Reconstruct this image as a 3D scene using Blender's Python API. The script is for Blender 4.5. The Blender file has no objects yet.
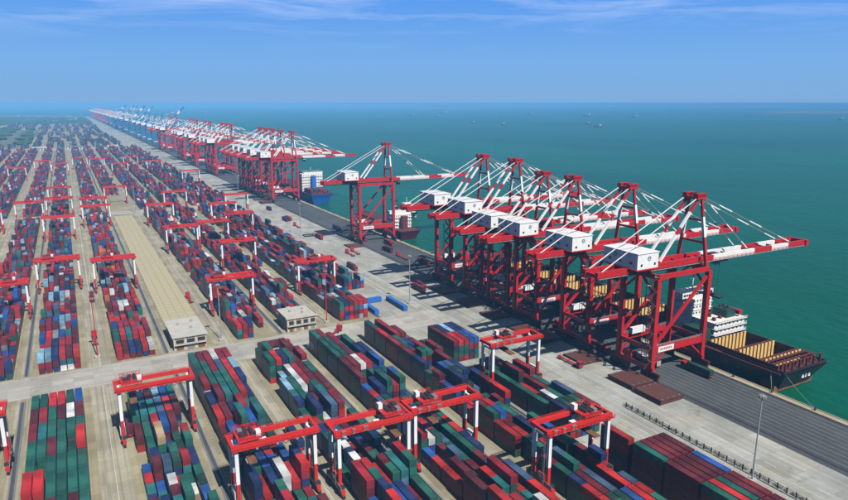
import bpy, math, random
import numpy as np
from mathutils import Vector, Matrix
random.seed(7)
S = bpy.context.scene
COL = S.collection
R = math.radians

# ------------------------------------------------------------------ camera
CAM_H = 117.0
F_PX, VPX, HZ = 650.0, 61.0, 103.0
PITCH = math.atan((250 - HZ) / F_PX)
YAW = math.atan((424 - VPX) / math.hypot(F_PX, 250 - HZ))
cam_data = bpy.data.cameras.new('camera')
cam_data.sensor_width = 36.0
cam_data.lens = 36.0 * F_PX / 848.0
cam_data.clip_start = 1.0
cam_data.clip_end = 60000.0
cam = bpy.data.objects.new('camera', cam_data)
cam.location = (0, 0, CAM_H)
cam.rotation_euler = (math.pi / 2 - PITCH, 0, -YAW)
COL.objects.link(cam)
S.camera = cam

# ------------------------------------------------------------------ world, sun, exposure
SUN_DIR = Vector((0.07, -0.87, 1.0)).normalized()          # towards the sun
elev = math.asin(SUN_DIR.z)
azim = math.atan2(SUN_DIR.x, SUN_DIR.y)
W = bpy.data.worlds.new('World')
S.world = W
W.use_nodes = True
wn, wl = W.node_tree.nodes, W.node_tree.links
wn.clear()
sky = wn.new('ShaderNodeTexSky')
sky.sky_type = 'NISHITA'
sky.sun_disc = False
sky.sun_elevation = elev
sky.sun_rotation = azim
sky.altitude = 1500.0
sky.air_density = 1.0
sky.dust_density = 0.25
sky.ozone_density = 5.0
tc = wn.new('ShaderNodeTexCoord')
mp = wn.new('ShaderNodeMapping')
mp.inputs['Scale'].default_value = (2.2, 2.2, 22.0)
mp.inputs['Rotation'].default_value = (0.0, 0.0, 0.5)
nz = wn.new('ShaderNodeTexNoise')
nz.inputs['Scale'].default_value = 1.7
nz.inputs['Detail'].default_value = 7.0
nz.inputs['Roughness'].default_value = 0.62
nz.inputs['Distortion'].default_value = 0.5
cr = wn.new('ShaderNodeValToRGB')
cr.color_ramp.elements[0].position = 0.47
cr.color_ramp.elements[0].color = (0, 0, 0, 1)
cr.color_ramp.elements[1].position = 0.80
cr.color_ramp.elements[1].color = (0.8, 0.8, 0.8, 1)
sx = wn.new('ShaderNodeSeparateXYZ')
mr = wn.new('ShaderNodeMapRange')                            # thin clouds stand above the haze
mr.inputs['From Min'].default_value = 0.07
mr.inputs['From Max'].default_value = 0.16
mu = wn.new('ShaderNodeMath'); mu.operation = 'MULTIPLY'
tint = wn.new('ShaderNodeMix'); tint.data_type = 'RGBA'; tint.blend_type = 'MULTIPLY'
tint.inputs['Factor'].default_value = 1.0
tint.inputs['B'].default_value = (0.36, 0.48, 0.64, 1)
mx = wn.new('ShaderNodeMix'); mx.data_type = 'RGBA'
mx.inputs['B'].default_value = (12.0, 14.0, 19.0, 1)
bg = wn.new('ShaderNodeBackground')
bg.inputs['Strength'].default_value = 0.05
wo = wn.new('ShaderNodeOutputWorld')
wl.new(tc.outputs['Generated'], mp.inputs['Vector'])
wl.new(mp.outputs['Vector'], nz.inputs['Vector'])
wl.new(nz.outputs['Fac'], cr.inputs['Fac'])
wl.new(tc.outputs['Generated'], sx.inputs['Vector'])
wl.new(sx.outputs['Z'], mr.inputs['Value'])
wl.new(cr.outputs['Color'], mu.inputs[0])
wl.new(mr.outputs['Result'], mu.inputs[1])
wl.new(sky.outputs['Color'], tint.inputs['A'])
# haze layer low over the horizon, the same all round
lowc = wn.new('ShaderNodeValToRGB')
lowc.color_ramp.elements[0].position = 0.0; lowc.color_ramp.elements[0].color = (0.195, 0.375, 0.645, 1)
lowc.color_ramp.elements[1].position = 1.0; lowc.color_ramp.elements[1].color = (0.075, 0.285, 0.80, 1)
e_ = lowc.color_ramp.elements.new(0.35); e_.color = (0.175, 0.39, 0.74, 1)
lowz = wn.new('ShaderNodeMapRange'); lowz.inputs['From Min'].default_value = 0.0; lowz.inputs['From Max'].default_value = 0.17
lows = wn.new('ShaderNodeMix'); lows.data_type = 'RGBA'; lows.blend_type = 'MULTIPLY'; lows.inputs['Factor'].default_value = 1.0
lows.inputs['B'].default_value = (20, 20, 20, 1)
lowf = wn.new('ShaderNodeMapRange'); lowf.interpolation_type = 'SMOOTHSTEP'
lowf.inputs['From Min'].default_value = 0.14; lowf.inputs['From Max'].default_value = 0.26
lowf.inputs['To Min'].default_value = 0.92; lowf.inputs['To Max'].default_value = 0.0
lowm = wn.new('ShaderNodeMix'); lowm.data_type = 'RGBA'
wl.new(sx.outputs['Z'], lowz.inputs['Value']); wl.new(lowz.outputs['Result'], lowc.inputs['Fac'])
wl.new(lowc.outputs['Color'], lows.inputs['A'])
wl.new(sx.outputs['Z'], lowf.inputs['Value']); wl.new(lowf.outputs['Result'], lowm.inputs['Factor'])
wl.new(tint.outputs['Result'], lowm.inputs['A']); wl.new(lows.outputs['Result'], lowm.inputs['B'])
wl.new(lowm.outputs['Result'], mx.inputs['A'])
wl.new(mu.outputs['Value'], mx.inputs['Factor'])
wl.new(mx.outputs['Result'], bg.inputs['Color'])
wl.new(bg.outputs['Background'], wo.inputs['Surface'])

sun_data = bpy.data.lights.new('sun', 'SUN')
sun_data.energy = 5.0
sun_data.angle = R(0.5)
sun_data.color = (1.0, 0.95, 0.87)
sun = bpy.data.objects.new('sun', sun_data)
sun.rotation_euler = SUN_DIR.to_track_quat('Z', 'Y').to_euler()
sun.location = (0, 0, 500)
COL.objects.link(sun)

S.view_settings.view_transform = 'Standard'
S.view_settings.look = 'None'
S.view_settings.exposure = 0.22
S.view_settings.gamma = 1.0
S.view_settings.use_curve_mapping = False
S.render.engine = 'CYCLES'
S.cycles.max_bounces = 5
S.cycles.diffuse_bounces = 0
S.cycles.glossy_bounces = 2
S.cycles.volume_bounces = 0
S.cycles.use_denoising = True

# ------------------------------------------------------------------ helpers
def project(x, y, z):
    """pixel in an 848x500 frame and depth, used only to judge how large things show"""
    cp, sp = math.cos(PITCH), math.sin(PITCH)
    sy, cy = math.sin(YAW), math.cos(YAW)
    dz = z - CAM_H
    a = (x * sy + y * cy) * cp - dz * sp
    r = x * cy - y * sy
    u = (x * sy + y * cy) * sp + dz * cp
    return 424 + F_PX * r / a, 250 - F_PX * u / a, a

class MB:
    def __init__(s):
        s.v, s.f = [], []
    def add(s, vs, fs):
        n = len(s.v)
        s.v += [tuple(p) for p in vs]
        s.f += [tuple(i + n for i in q) for q in fs]
        return s
    def box(s, x0, x1, y0, y1, z0, z1):
        return s.add([(x0,y0,z0),(x1,y0,z0),(x1,y1,z0),(x0,y1,z0),(x0,y0,z1),(x1,y0,z1),(x1,y1,z1),(x0,y1,z1)],
                     [(0,3,2,1),(4,5,6,7),(0,1,5,4),(1,2,6,5),(2,3,7,6),(3,0,4,7)])
    def beam(s, a, b, w, h, w2=None, h2=None):
        """rectangular bar from a to b, w across, h in the upright direction"""
        a, b = Vector(a), Vector(b)
        d = (b - a).normalized()
        up = Vector((0, 0, 1)) if abs(d.z) < 0.98 else Vector((0, 1, 0))
        sd = d.cross(up).normalized()
        up = sd.cross(d).normalized()
        w2 = w2 or w; h2 = h2 or h
        vs = []
        for p, ww, hh in ((a, w, h), (b, w2, h2)):
            for i, j in ((-1,-1),(1,-1),(1,1),(-1,1)):
                vs.append(p + sd * (i * ww / 2) + up * (j * hh / 2))
        return s.add(vs, [(3,2,1,0),(4,5,6,7),(0,1,5,4),(1,2,6,5),(2,3,7,6),(3,0,4,7)])
    def tube(s, a, b, r, n=6, r2=None):
        a, b = Vector(a), Vector(b)
        d = (b - a).normalized()
        up = Vector((0, 0, 1)) if abs(d.z) < 0.95 else Vector((1, 0, 0))
        sd = d.cross(up).normalized(); up = sd.cross(d)
        r2 = r if r2 is None else r2
        vs = []
        for p, rr in ((a, r), (b, r2)):
            for i in range(n):
                t = 2 * math.pi * i / n
                vs.append(p + sd * (math.cos(t) * rr) + up * (math.sin(t) * rr))
        fs = [(i, (i + 1) % n, n + (i + 1) % n, n + i) for i in range(n)]
        fs += [tuple(range(n))[::-1], tuple(range(n, 2 * n))]
        return s.add(vs, fs)
    def prism(s, pts, z0, z1):
        n = len(pts)
        vs = [(x, y, z0) for x, y in pts] + [(x, y, z1) for x, y in pts]
        fs = [(i, (i + 1) % n, n + (i + 1) % n, n + i) for i in range(n)]
        fs += [tuple(range(n))[::-1], tuple(range(n, 2 * n))]
        return s.add(vs, fs)
    def rail(s, a, b, h=1.1, step=2.5, r=0.05):
        """handrail with posts from a to b"""
        a, b = Vector(a), Vector(b)
        L = (b - a).length
        n = max(1, int(L / step))
        for i in range(n + 1):
            p = a.lerp(b, i / n)
            s.beam(p, p + Vector((0, 0, h)), r * 2, r * 2)
        for k in (0.55, 1.0):
            s.beam(a + Vector((0, 0, h * k)), b + Vector((0, 0, h * k)), r * 2, r * 2)
        return s
    def mesh(s, name):
        m = bpy.data.meshes.new(name)
        m.from_pydata(s.v, [], s.f)
        m.update()
        return m

def link(name, mesh, material=None, parent=None, loc=None):
    o = bpy.data.objects.new(name, mesh)
    COL.objects.link(o)
    if material is not None and mesh is not None and not mesh.materials:
        mesh.materials.append(material)
    if parent is not None:
        o.parent = parent
    if loc is not None:
        o.location = loc
    return o

def tag(o, label=None, cat=None, group=None, kind=None):
    if label: o['label'] = label
    if cat: o['category'] = cat
    if group: o['group'] = group
    if kind: o['kind'] = kind
    return o

def empty(name, loc=(0, 0, 0), rz=0.0):
    o = bpy.data.objects.new(name, None)
    o.empty_display_size = 1.0
    o.location = loc
    o.rotation_euler = (0, 0, rz)
    COL.objects.link(o)
    return o

def copy_tree(o, parent=None):
    c = o.copy()
    COL.objects.link(c)
    if parent is not None:
        c.parent = parent
    for ch in KIDS.get(o.name, ()):
        k = copy_tree(ch, c)
    return c

KIDS = {}
def part(name, mb, material, parent):
    o = link(name, mb.mesh(name), material, parent)
    KIDS.setdefault(parent.name, []).append(o)
    return o

# ------------------------------------------------------------------ materials
def nodes_of(name):
    m = bpy.data.materials.new(name)
    m.use_nodes = True
    n, l = m.node_tree.nodes, m.node_tree.links
    return m, n, l, n['Principled BSDF']

def ramp(n, p0, c0, p1, c1):
    r = n.new('ShaderNodeValToRGB')
    r.color_ramp.elements[0].position = p0; r.color_ramp.elements[0].color = (*c0, 1)
    r.color_ramp.elements[1].position = p1; r.color_ramp.elements[1].color = (*c1, 1)
    return r

def noise(n, l, scale, detail=4, rough=0.55, coord='Object', stretch=None):
    t = n.new('ShaderNodeTexCoord')
    x = n.new('ShaderNodeTexNoise')
    x.inputs['Scale'].default_value = scale
    x.inputs['Detail'].default_value = detail
    x.inputs['Roughness'].default_value = rough
    if stretch:
        mpn = n.new('ShaderNodeMapping')
        mpn.inputs['Scale'].default_value = stretch
        l.new(t.outputs[coord], mpn.inputs['Vector'])
        l.new(mpn.outputs['Vector'], x.inputs['Vector'])
    else:
        l.new(t.outputs[coord], x.inputs['Vector'])
    return x

def mix(n, l, a, b, fac, mode='MIX'):
    m = n.new('ShaderNodeMix'); m.data_type = 'RGBA'; m.blend_type = mode
    for sock, val in (('A', a), ('B', b), ('Factor', fac)):
        if isinstance(val, bpy.types.NodeSocket):
            l.new(val, m.inputs[sock])
        elif isinstance(val, (int, float)):
            m.inputs[sock].default_value = val
        else:
            m.inputs[sock].default_value = (*val, 1)
    return m.outputs['Result']

def paint(name, col, rough=0.45, wear=(0.25, 0.2, 0.16), amount=0.35, scale=0.35, metal=0.0):
    """weathered paint: blotchy fading plus dirt streaks"""
    m, n, l, b = nodes_of(name)
    a = noise(n, l, scale, 5, 0.65, stretch=(1, 1, 0.35))
    r = ramp(n, 0.42, (0, 0, 0), 0.78, (amount,) * 3)
    l.new(a.outputs['Fac'], r.inputs['Fac'])
    c = mix(n, l, col, wear, r.outputs['Color'])
    l.new(c, b.inputs['Base Color'])
    b.inputs['Roughness'].default_value = rough
    b.inputs['Metallic'].default_value = metal
    return m

def flat(name, col, rough=0.6, metal=0.0):
    m, n, l, b = nodes_of(name)
    a = noise(n, l, 0.8, 3)
    c = mix(n, l, col, tuple(x * 0.72 for x in col), a.outputs['Fac'])
    l.new(c, b.inputs['Base Color'])
    b.inputs['Roughness'].default_value = rough
    b.inputs['Metallic'].default_value = metal
    return m

M = {}
M['crane_red'] = paint('crane_red_paint', (0.50, 0.012, 0.016), 0.42, (0.22, 0.025, 0.02), 0.6)
M['crane_white'] = paint('crane_white_paint', (0.80, 0.80, 0.80), 0.45, (0.42, 0.38, 0.34), 0.35)
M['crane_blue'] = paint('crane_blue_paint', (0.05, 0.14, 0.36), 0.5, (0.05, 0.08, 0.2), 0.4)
M['bogie'] = paint('grimy_bogie_paint', (0.13, 0.012, 0.012), 0.6, (0.04, 0.03, 0.03), 0.8, 0.6)
M['gantry_red'] = paint('gantry_red_paint', (0.60, 0.022, 0.016), 0.42, (0.25, 0.03, 0.02), 0.6)
M['stairdark'] = flat('dark_red_stair_steel', (0.08, 0.02, 0.022), 0.6)
M['green_ship'] = paint('dark_green_ship_paint', (0.012, 0.06, 0.045), 0.5, (0.02, 0.03, 0.03), 0.5)
M['steel'] = flat('grey_steel', (0.30, 0.31, 0.33), 0.45, 0.3)
M['galv'] = flat('galvanised_steel', (0.45, 0.47, 0.49), 0.45, 0.3)
M['dark'] = flat('dark_machinery', (0.035, 0.035, 0.04), 0.55)
M['rubber'] = flat('tyre_rubber', (0.02, 0.02, 0.022), 0.85)
M['glass'] = flat('dark_window_glass', (0.02, 0.03, 0.045), 0.12)
M['yellow'] = paint('hazard_yellow', (0.72, 0.42, 0.05), 0.5, (0.3, 0.2, 0.1), 0.4)
M['logo_blue'] = flat('logo_blue_paint', (0.03, 0.12, 0.42), 0.5)
M['hatch'] = paint('hatch_cover_brown', (0.10, 0.034, 0.026), 0.65, (0.09, 0.05, 0.04), 0.8, 0.2)
M['hull'] = paint('black_hull_paint', (0.018, 0.018, 0.024), 0.5, (0.09, 0.04, 0.03), 0.45, 0.12)
M['hull_maroon'] = paint('maroon_hull_paint', (0.16, 0.02, 0.025), 0.5, (0.08, 0.03, 0.03), 0.5, 0.12)
M['hull_blue'] = paint('blue_hull_paint', (0.02, 0.13, 0.52), 0.45, (0.03, 0.08, 0.25), 0.4, 0.12)
M['ship_deck'] = paint('ship_deck_red', (0.115, 0.024, 0.020), 0.65, (0.08, 0.035, 0.03), 0.8, 0.25)
M['ship_white'] = paint('ship_white_paint', (0.80, 0.80, 0.77), 0.5, (0.45, 0.34, 0.25), 0.35, 0.3)
M['guide'] = paint('cell_guide_yellow', (0.78, 0.52, 0.16), 0.55, (0.35, 0.18, 0.07), 0.5, 0.5)
M['rust'] = paint('rusty_hold_steel', (0.20, 0.085, 0.035), 0.8, (0.06, 0.035, 0.03), 0.8, 0.3)
M['cream'] = paint('cream_render', (0.58, 0.50, 0.36), 0.8, (0.34, 0.28, 0.2), 0.5, 0.4)
M['roofgrey'] = paint('pale_concrete_roof', (0.46, 0.45, 0.40), 0.85, (0.30, 0.28, 0.24), 0.6, 0.3)
M['truck_red'] = paint('truck_red_paint', (0.42, 0.02, 0.025), 0.4, (0.2, 0.03, 0.03), 0.4)
M['bluesteel'] = paint('bright_blue_paint', (0.025, 0.15, 0.52), 0.45, (0.03, 0.09, 0.28), 0.4)
M['line'] = paint('road_paint_white', (0.62, 0.61, 0.57), 0.8, (0.40, 0.38, 0.34), 1.0, 0.25)
M['quayline'] = paint('worn_quay_line_paint', (0.17, 0.18, 0.19), 0.8, (0.08, 0.09, 0.095), 1.0, 0.25)
M['bark'] = flat('bark', (0.09, 0.06, 0.04), 0.9)

def leaf_mat():
    m, n, l, b = nodes_of('hedge_leaves')
    a = noise(n, l, 1.4, 3)
    r = ramp(n, 0.35, (0.02, 0.045, 0.015), 0.7, (0.06, 0.10, 0.03))
    l.new(a.outputs['Fac'], r.inputs['Fac'])
    l.new(r.outputs['Color'], b.inputs['Base Color'])
    b.inputs['Roughness'].default_value = 0.7
    return m
M['leaf'] = leaf_mat()

def ground_mat(name, c_dark, c_light, joint=None, jx=5.0, jy=6.0, stain=(0.12, 0.10, 0.08), stain_amt=0.5, streak=0.0, rough=0.85, tan=None):
    """concrete or asphalt: blotches, tyre streaks along Y, stains, slab joints"""
    m, n, l, b = nodes_of(name)
    a = noise(n, l, 0.035, 6, 0.62)
    r = ramp(n, 0.33, c_dark, 0.68, c_light)
    l.new(a.outputs['Fac'], r.inputs['Fac'])
    c = r.outputs['Color']
    if tan:
        tn = noise(n, l, 0.055, 5, 0.6)
        rt_ = ramp(n, 0.45, (0, 0, 0), 0.66, (0.5,) * 3)
        l.new(tn.outputs['Fac'], rt_.inputs['Fac'])
        c = mix(n, l, c, tan, rt_.outputs['Color'])
    fine = noise(n, l, 0.9, 5, 0.7)
    rf = ramp(n, 0.3, (0.82,) * 3, 0.7, (1.0,) * 3)
    l.new(fine.outputs['Fac'], rf.inputs['Fac'])
    c = mix(n, l, c, rf.outputs['Color'], 1.0, 'MULTIPLY')
    if streak:
        sk = noise(n, l, 1.0, 3, 0.6, stretch=(0.85, 0.006, 1))
        rs = ramp(n, 0.42, (0, 0, 0), 0.72, (streak,) * 3)
        l.new(sk.outputs['Fac'], rs.inputs['Fac'])
        c = mix(n, l, c, stain, rs.outputs['Color'])
    st = noise(n, l, 0.12, 4, 0.7)
    r2 = ramp(n, 0.58, (0, 0, 0), 0.8, (stain_amt,) * 3)
    l.new(st.outputs['Fac'], r2.inputs['Fac'])
    c = mix(n, l, c, stain, r2.outputs['Color'])
    if joint:
        t = n.new('ShaderNodeTexCoord')
        br = n.new('ShaderNodeTexBrick')
        br.offset = 0.0
        br.inputs['Scale'].default_value = 1.0
        br.inputs['Brick Width'].default_value = jx
        br.inputs['Row Height'].default_value = jy
        br.inputs['Mortar Size'].default_value = 0.09
        br.inputs['Color1'].default_value = (1, 1, 1, 1)
        br.inputs['Color2'].default_value = (0.74, 0.74, 0.73, 1)
        br.inputs['Mortar'].default_value = (*joint, 1)
        l.new(t.outputs['Object'], br.inputs['Vector'])
        c = mix(n, l, c, br.outputs['Color'], 1.0, 'MULTIPLY')
    l.new(c, b.inputs['Base Color'])
    b.inputs['Roughness'].default_value = rough
    return m

M['land'] = ground_mat('far_land', (0.10, 0.10, 0.07), (0.20, 0.18, 0.13))
M['yard'] = ground_mat('tan_yard_concrete', (0.30, 0.26, 0.155), (0.46, 0.41, 0.265), (0.72,) * 3, 6.0, 6.0, (0.16, 0.13, 0.09), 0.5, 0.35)
M['pad'] = ground_mat('pale_pad_slab', (0.40, 0.35, 0.215), (0.50, 0.45, 0.30), None, stain_amt=0.3)
M['lane'] = ground_mat('yard_lane_concrete', (0.36, 0.325, 0.235), (0.51, 0.47, 0.36), (0.78,) * 3, 4.0, 8.0, (0.15, 0.135, 0.105), 0.6, 0.7)
M['cross'] = ground_mat('cross_road_concrete', (0.36, 0.345, 0.30), (0.52, 0.50, 0.45), (0.8,) * 3, 8.0, 5.0, (0.13, 0.125, 0.115), 0.9)
M['apron'] = ground_mat('apron_concrete', (0.34, 0.355, 0.335), (0.54, 0.55, 0.52), (0.76,) * 3, 5.0, 12.0, (0.14, 0.125, 0.095), 0.85, 0.35, tan=(0.40, 0.35, 0.23))
M['asphalt'] = ground_mat('quay_road_asphalt', (0.042, 0.050, 0.056), (0.092, 0.102, 0.107), None, stain=(0.018, 0.02, 0.022), stain_amt=0.6, streak=0.5)
M['kerb'] = ground_mat('quay_kerb_concrete', (0.34, 0.29, 0.19), (0.48, 0.42, 0.29), None)
M['quaywall'] = ground_mat('quay_wall_concrete', (0.16, 0.15, 0.13), (0.28, 0.26, 0.22), None)
M['green'] = ground_mat('far_green_field', (0.06, 0.085, 0.035), (0.22, 0.21, 0.13), None)
M['gutter'] = ground_mat('drain_gutter', (0.05, 0.055, 0.06), (0.10, 0.105, 0.11), None)

# --- sea
def sea_mat():
    m, n, l, b = nodes_of('sea_water')
    a = noise(n, l, 0.0011, 4, 0.55, stretch=(1.0, 0.45, 1))  # broad darker patches: current streaks, plus cloud shadow put into the colour
    r = ramp(n, 0.35, (0.0005, 0.088, 0.046), 0.7, (0.0018, 0.132, 0.070))
    l.new(a.outputs['Fac'], r.inputs['Fac'])
    a2 = noise(n, l, 0.006, 5, 0.6, stretch=(1.0, 0.3, 1))
    r2 = ramp(n, 0.30, (0.72, 0.76, 0.80), 0.62, (1.0, 1.0, 1.0))
    l.new(a2.outputs['Fac'], r2.inputs['Fac'])
    l.new(mix(n, l, r.outputs['Color'], r2.outputs['Color'], 1.0, 'MULTIPLY'), b.inputs['Base Color'])
    b.inputs['Roughness'].default_value = 0.3
    b.inputs['Specular IOR Level'].default_value = 0.12
    b.inputs['IOR'].default_value = 1.33
    w1 = noise(n, l, 0.16, 5, 0.6, stretch=(1.0, 0.55, 1))
    w2 = noise(n, l, 0.02, 3, 0.5, stretch=(1.0, 0.6, 1))
    ad = n.new('ShaderNodeMath'); ad.operation = 'ADD'
    l.new(w1.outputs['Fac'], ad.inputs[0]); l.new(w2.outputs['Fac'], ad.inputs[1])
    bp = n.new('ShaderNodeBump')
    bp.inputs['Strength'].default_value = 0.8
    bp.inputs['Distance'].default_value = 2.2
    l.new(ad.outputs['Value'], bp.inputs['Height'])
    l.new(bp.outputs['Normal'], b.inputs['Normal'])
    return m
M['sea'] = sea_mat()

# --- containers: the colour comes from the object (single ones) or the "tint" attribute (the mass)
def container_mat(name, attr=False):
    m, n, l, b = nodes_of(name)
    if attr:
        c0 = n.new('ShaderNodeAttribute'); c0.attribute_name = 'tint'; src = c0.outputs['Color']
    else:
        c0 = n.new('ShaderNodeObjectInfo'); src = c0.outputs['Color']
    a = noise(n, l, 0.45, 5, 0.7)
    r = ramp(n, 0.46, (0, 0, 0), 0.85, (0.55,) * 3)
    l.new(a.outputs['Fac'], r.inputs['Fac'])
    c = mix(n, l, src, (0.10, 0.07, 0.055), r.outputs['Color'])
    f2 = noise(n, l, 0.22, 3, 0.5)
    rr2 = ramp(n, 0.40, (0.72,) * 3, 0.66, (1.22,) * 3)
    l.new(f2.outputs['Fac'], rr2.inputs['Fac'])
    c = mix(n, l, c, rr2.outputs['Color'], 1.0, 'MULTIPLY')
    st2 = noise(n, l, 1.0, 4, 0.7, stretch=(2.2, 2.2, 0.35))
    rr3 = ramp(n, 0.60, (0, 0, 0), 0.78, (0.6,) * 3)
    l.new(st2.outputs['Fac'], rr3.inputs['Fac'])
    c = mix(n, l, c, (0.075, 0.04, 0.028), rr3.outputs['Color'])
    l.new(c, b.inputs['Base Color'])
    b.inputs['Roughness'].default_value = 0.5
    if not attr:
        t = n.new('ShaderNodeTexCoord')
        wv = n.new('ShaderNodeTexWave')
        wv.wave_type = 'BANDS'; wv.bands_direction = 'Y'
        wv.inputs['Scale'].default_value = 1.1
        l.new(t.outputs['Object'], wv.inputs['Vector'])
        bp = n.new('ShaderNodeBump')
        bp.inputs['Strength'].default_value = 0.25
        bp.inputs['Distance'].default_value = 0.05
        l.new(wv.outputs['Fac'], bp.inputs['Height'])
        l.new(bp.outputs['Normal'], b.inputs['Normal'])
    return m
M['box'] = container_mat('container_paint')
M['boxmass'] = container_mat('container_paint_mass', True)

# ------------------------------------------------------------------ the setting
QUAY = 247.0
LAND_RAIL, SEA_RAIL = 212.0, 243.5
CRX = (LAND_RAIL + SEA_RAIL) / 2
HALF = (SEA_RAIL - LAND_RAIL) / 2

def sheet(name, x0, x1, y0, y1, z, material, parent=None, kind='structure'):
    mb = MB()
    mb.add([(x0,y0,z),(x1,y0,z),(x1,y1,z),(x0,y1,z)], [(0,1,2,3)])
    o = link(name, mb.mesh(name), material, parent)
    if parent is None: o['kind'] = kind
    return o

# sea: a disc out to where the real horizon dips
mb = MB()
N = 96
mb.add([(20000 * math.cos(2*math.pi*i/N), 20000 * math.sin(2*math.pi*i/N), -4.0) for i in range(N)], [tuple(range(N))])
tag(link('sea', mb.mesh('sea'), M['sea']), kind='structure')

# land slab with the quay wall as its seaward face
mb = MB()
mb.prism([(-7000, -300), (QUAY, -300), (QUAY, 6500), (160, 6900), (-300, 7600), (-7000, 9500)], -4.9, 0.0)
tag(link('ground', mb.mesh('ground'), M['land']), kind='structure')
mb = MB(); mb.box(QUAY + 0.003, QUAY + 0.5, -300, 6500, -4.6, -0.05)
tag(link('quay_wall', mb.mesh('quay_wall'), M['quaywall']), 'long grey concrete quay wall face above the green water', 'wall')

CROSS1 = (291.0, 314.5)
CROSS2 = (762.0, 786.0)
CROSS3 = (1900.0, 1990.0)
sheet('yard_pavement', -330, 144.2, 20, 4600, 0.004, M['yard'])
apron = sheet('apron_pavement', 144.2, 209, 20, 6450, 0.006, M['apron'])
quay_road = sheet('quay_road', 209, QUAY - 3.2, 20, 6450, 0.010, M['asphalt'])
mb = MB(); mb.box(QUAY - 3.2, QUAY, -300, 6500, -0.02, 0.16)
tag(link('quay_kerb', mb.mesh('quay_kerb'), M['kerb']), kind='structure')
mb = MB(); mb.box(QUAY - 0.55, QUAY - 0.02, -300, 6500, 0.16, 0.40)
tag(link('kerb_edge_beam', mb.mesh('kerb_edge_beam'), M['kerb']), kind='structure')
for i, (c0, c1) in enumerate((CROSS1, CROSS2, CROSS3)):
    cr_o = sheet('cross_road', -330, 178, c0, c1, 0.008, M['cross'])
    if i == 0:
        for yy in (c0 + 1.0, (c0 + c1) / 2 + 0.2, c1 - 1.0):
            if yy == (c0 + c1) / 2 + 0.2:
                for k in range(60):
                    x = -120 + k * 5.0
                    sheet('lane_dash', x, x + 2.2, yy, yy + 0.18, 0.013, M['line'], cr_o)
            else:
                sheet('lane_line', -120, 165, yy, yy + 0.2, 0.013, M['line'], cr_o)

# traffic lanes between the facing blocks
LANES = [(-1.6, 7.2, 'A'), (56.4, 63.2, 'C'), (112.4, 119.2, 'E'), (-58.8, -50.4, 'Y'), (-116.5, -108.0, 'W')]
for x0, x1, _ in LANES:
    for (y0, y1) in ((20, CROSS1[0]), (CROSS1[1], CROSS2[0]), (CROSS2[1], CROSS3[0])):
        ln = sheet('yard_lane', x0, x1, y0, y1, 0.0075, M['lane'])
        if y0 < 700:
            for xx in (x0 + 0.7, (x0 + x1) / 2, x1 - 0.7):
                sheet('lane_line', xx - 0.09, xx + 0.09, y0, y1, 0.012, M['line'], ln)
# wheel runways of the yard gantries, long pale concrete strips
LEGS = {'W': (-108.5, -85.0), 'Y': (-82.0, -58.5), 'Z': (-51.0, -27.5), 'A': (-24.5, -1.0), 'B': (7.0, 30.5), 'C': (33.5, 57.0),
        'D': (62.5, 86.0), 'E': (89.5, 113.0), 'F': (118.5, 142.0), 'G': (144.6, 168.1)}
for k, (a, b) in LEGS.items():
    for x in (a, b):
        for (y0, y1) in ((20, CROSS1[0]), (CROSS1[1], CROSS2[0]), (CROSS2[1], CROSS3[0])):
            sheet('gantry_runway', x - 0.75, x + 0.75, y0, y1, 0.0165, M['lane'])
# drain channels between back-to-back gantry runways: kerbs with a dark gutter
for x in (-83.5, -26.0, 32.0, 87.8, 143.3):
    for (y0, y1) in ((20, CROSS1[0] - 3), (CROSS1[1] + 2, CROSS2[0] - 4), (CROSS2[1] + 4, CROSS3[0])):
        ch = sheet('drain_channel', x - 0.55, x + 0.55, y0, y1, 0.021, M['gutter'])
        mb = MB(); mb.box(x - 0.95, x - 0.55, y0, y1, 0.0, 0.35); link('channel_kerb', mb.mesh('channel_kerb'), M['steel'], ch)
        mb = MB(); mb.box(x + 0.55, x + 0.95, y0, y1, 0.0, 0.35); link('channel_kerb', mb.mesh('channel_kerb'), M['steel'], ch)

# quay road markings and crane rails
for i in range(10):
    x = 214.6 + i * 2.9
    sheet('lane_line', x, x + 0.34, 20, 3000, 0.0145, M['quayline'], quay_road)
for x in (LAND_RAIL, SEA_RAIL - 0.4):
    mb = MB(); mb.box(x - 0.5, x + 0.5, 20, 3000, 0.0, 0.028)
    link('crane_rail', mb.mesh('crane_rail'), M['dark'], quay_road)
for x, dash in ((170.2, 0), (174.0, 1), (177.6, 0), (186.2, 1), (190.0, 0), (194.0, 1)):
    if dash:
        for k in range(85):
            y = 60 + k * 9.0
            sheet('lane_dash', x, x + 0.22, y, y + 4.0, 0.0125, M['line'], apron)
    else:
        sheet('lane_line', x, x + 0.2, 30, 1900, 0.0125, M['line'], apron)

# vacant storage pad of separate concrete slabs in the empty block behind the first building
pad = sheet('storage_pad', 36.4, 54.4, 350, 756, 0.0125, M['gutter'])
slab_mesh = MB().box(-2.17, 2.17, -2.92, 2.92, 0.0, 0.045).mesh('slab')
for i in range(4):
    for j in range(67):
        o = link('slab', slab_mesh, M['pad'], pad)
        o.location = (38.7 + i * 4.47, 353 + j * 6.03, 0.015 + random.uniform(0, 0.02))
        if random.random() < 0.2: o.rotation_euler = (random.uniform(-.003, .003), random.uniform(-.003, .003), 0)

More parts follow.
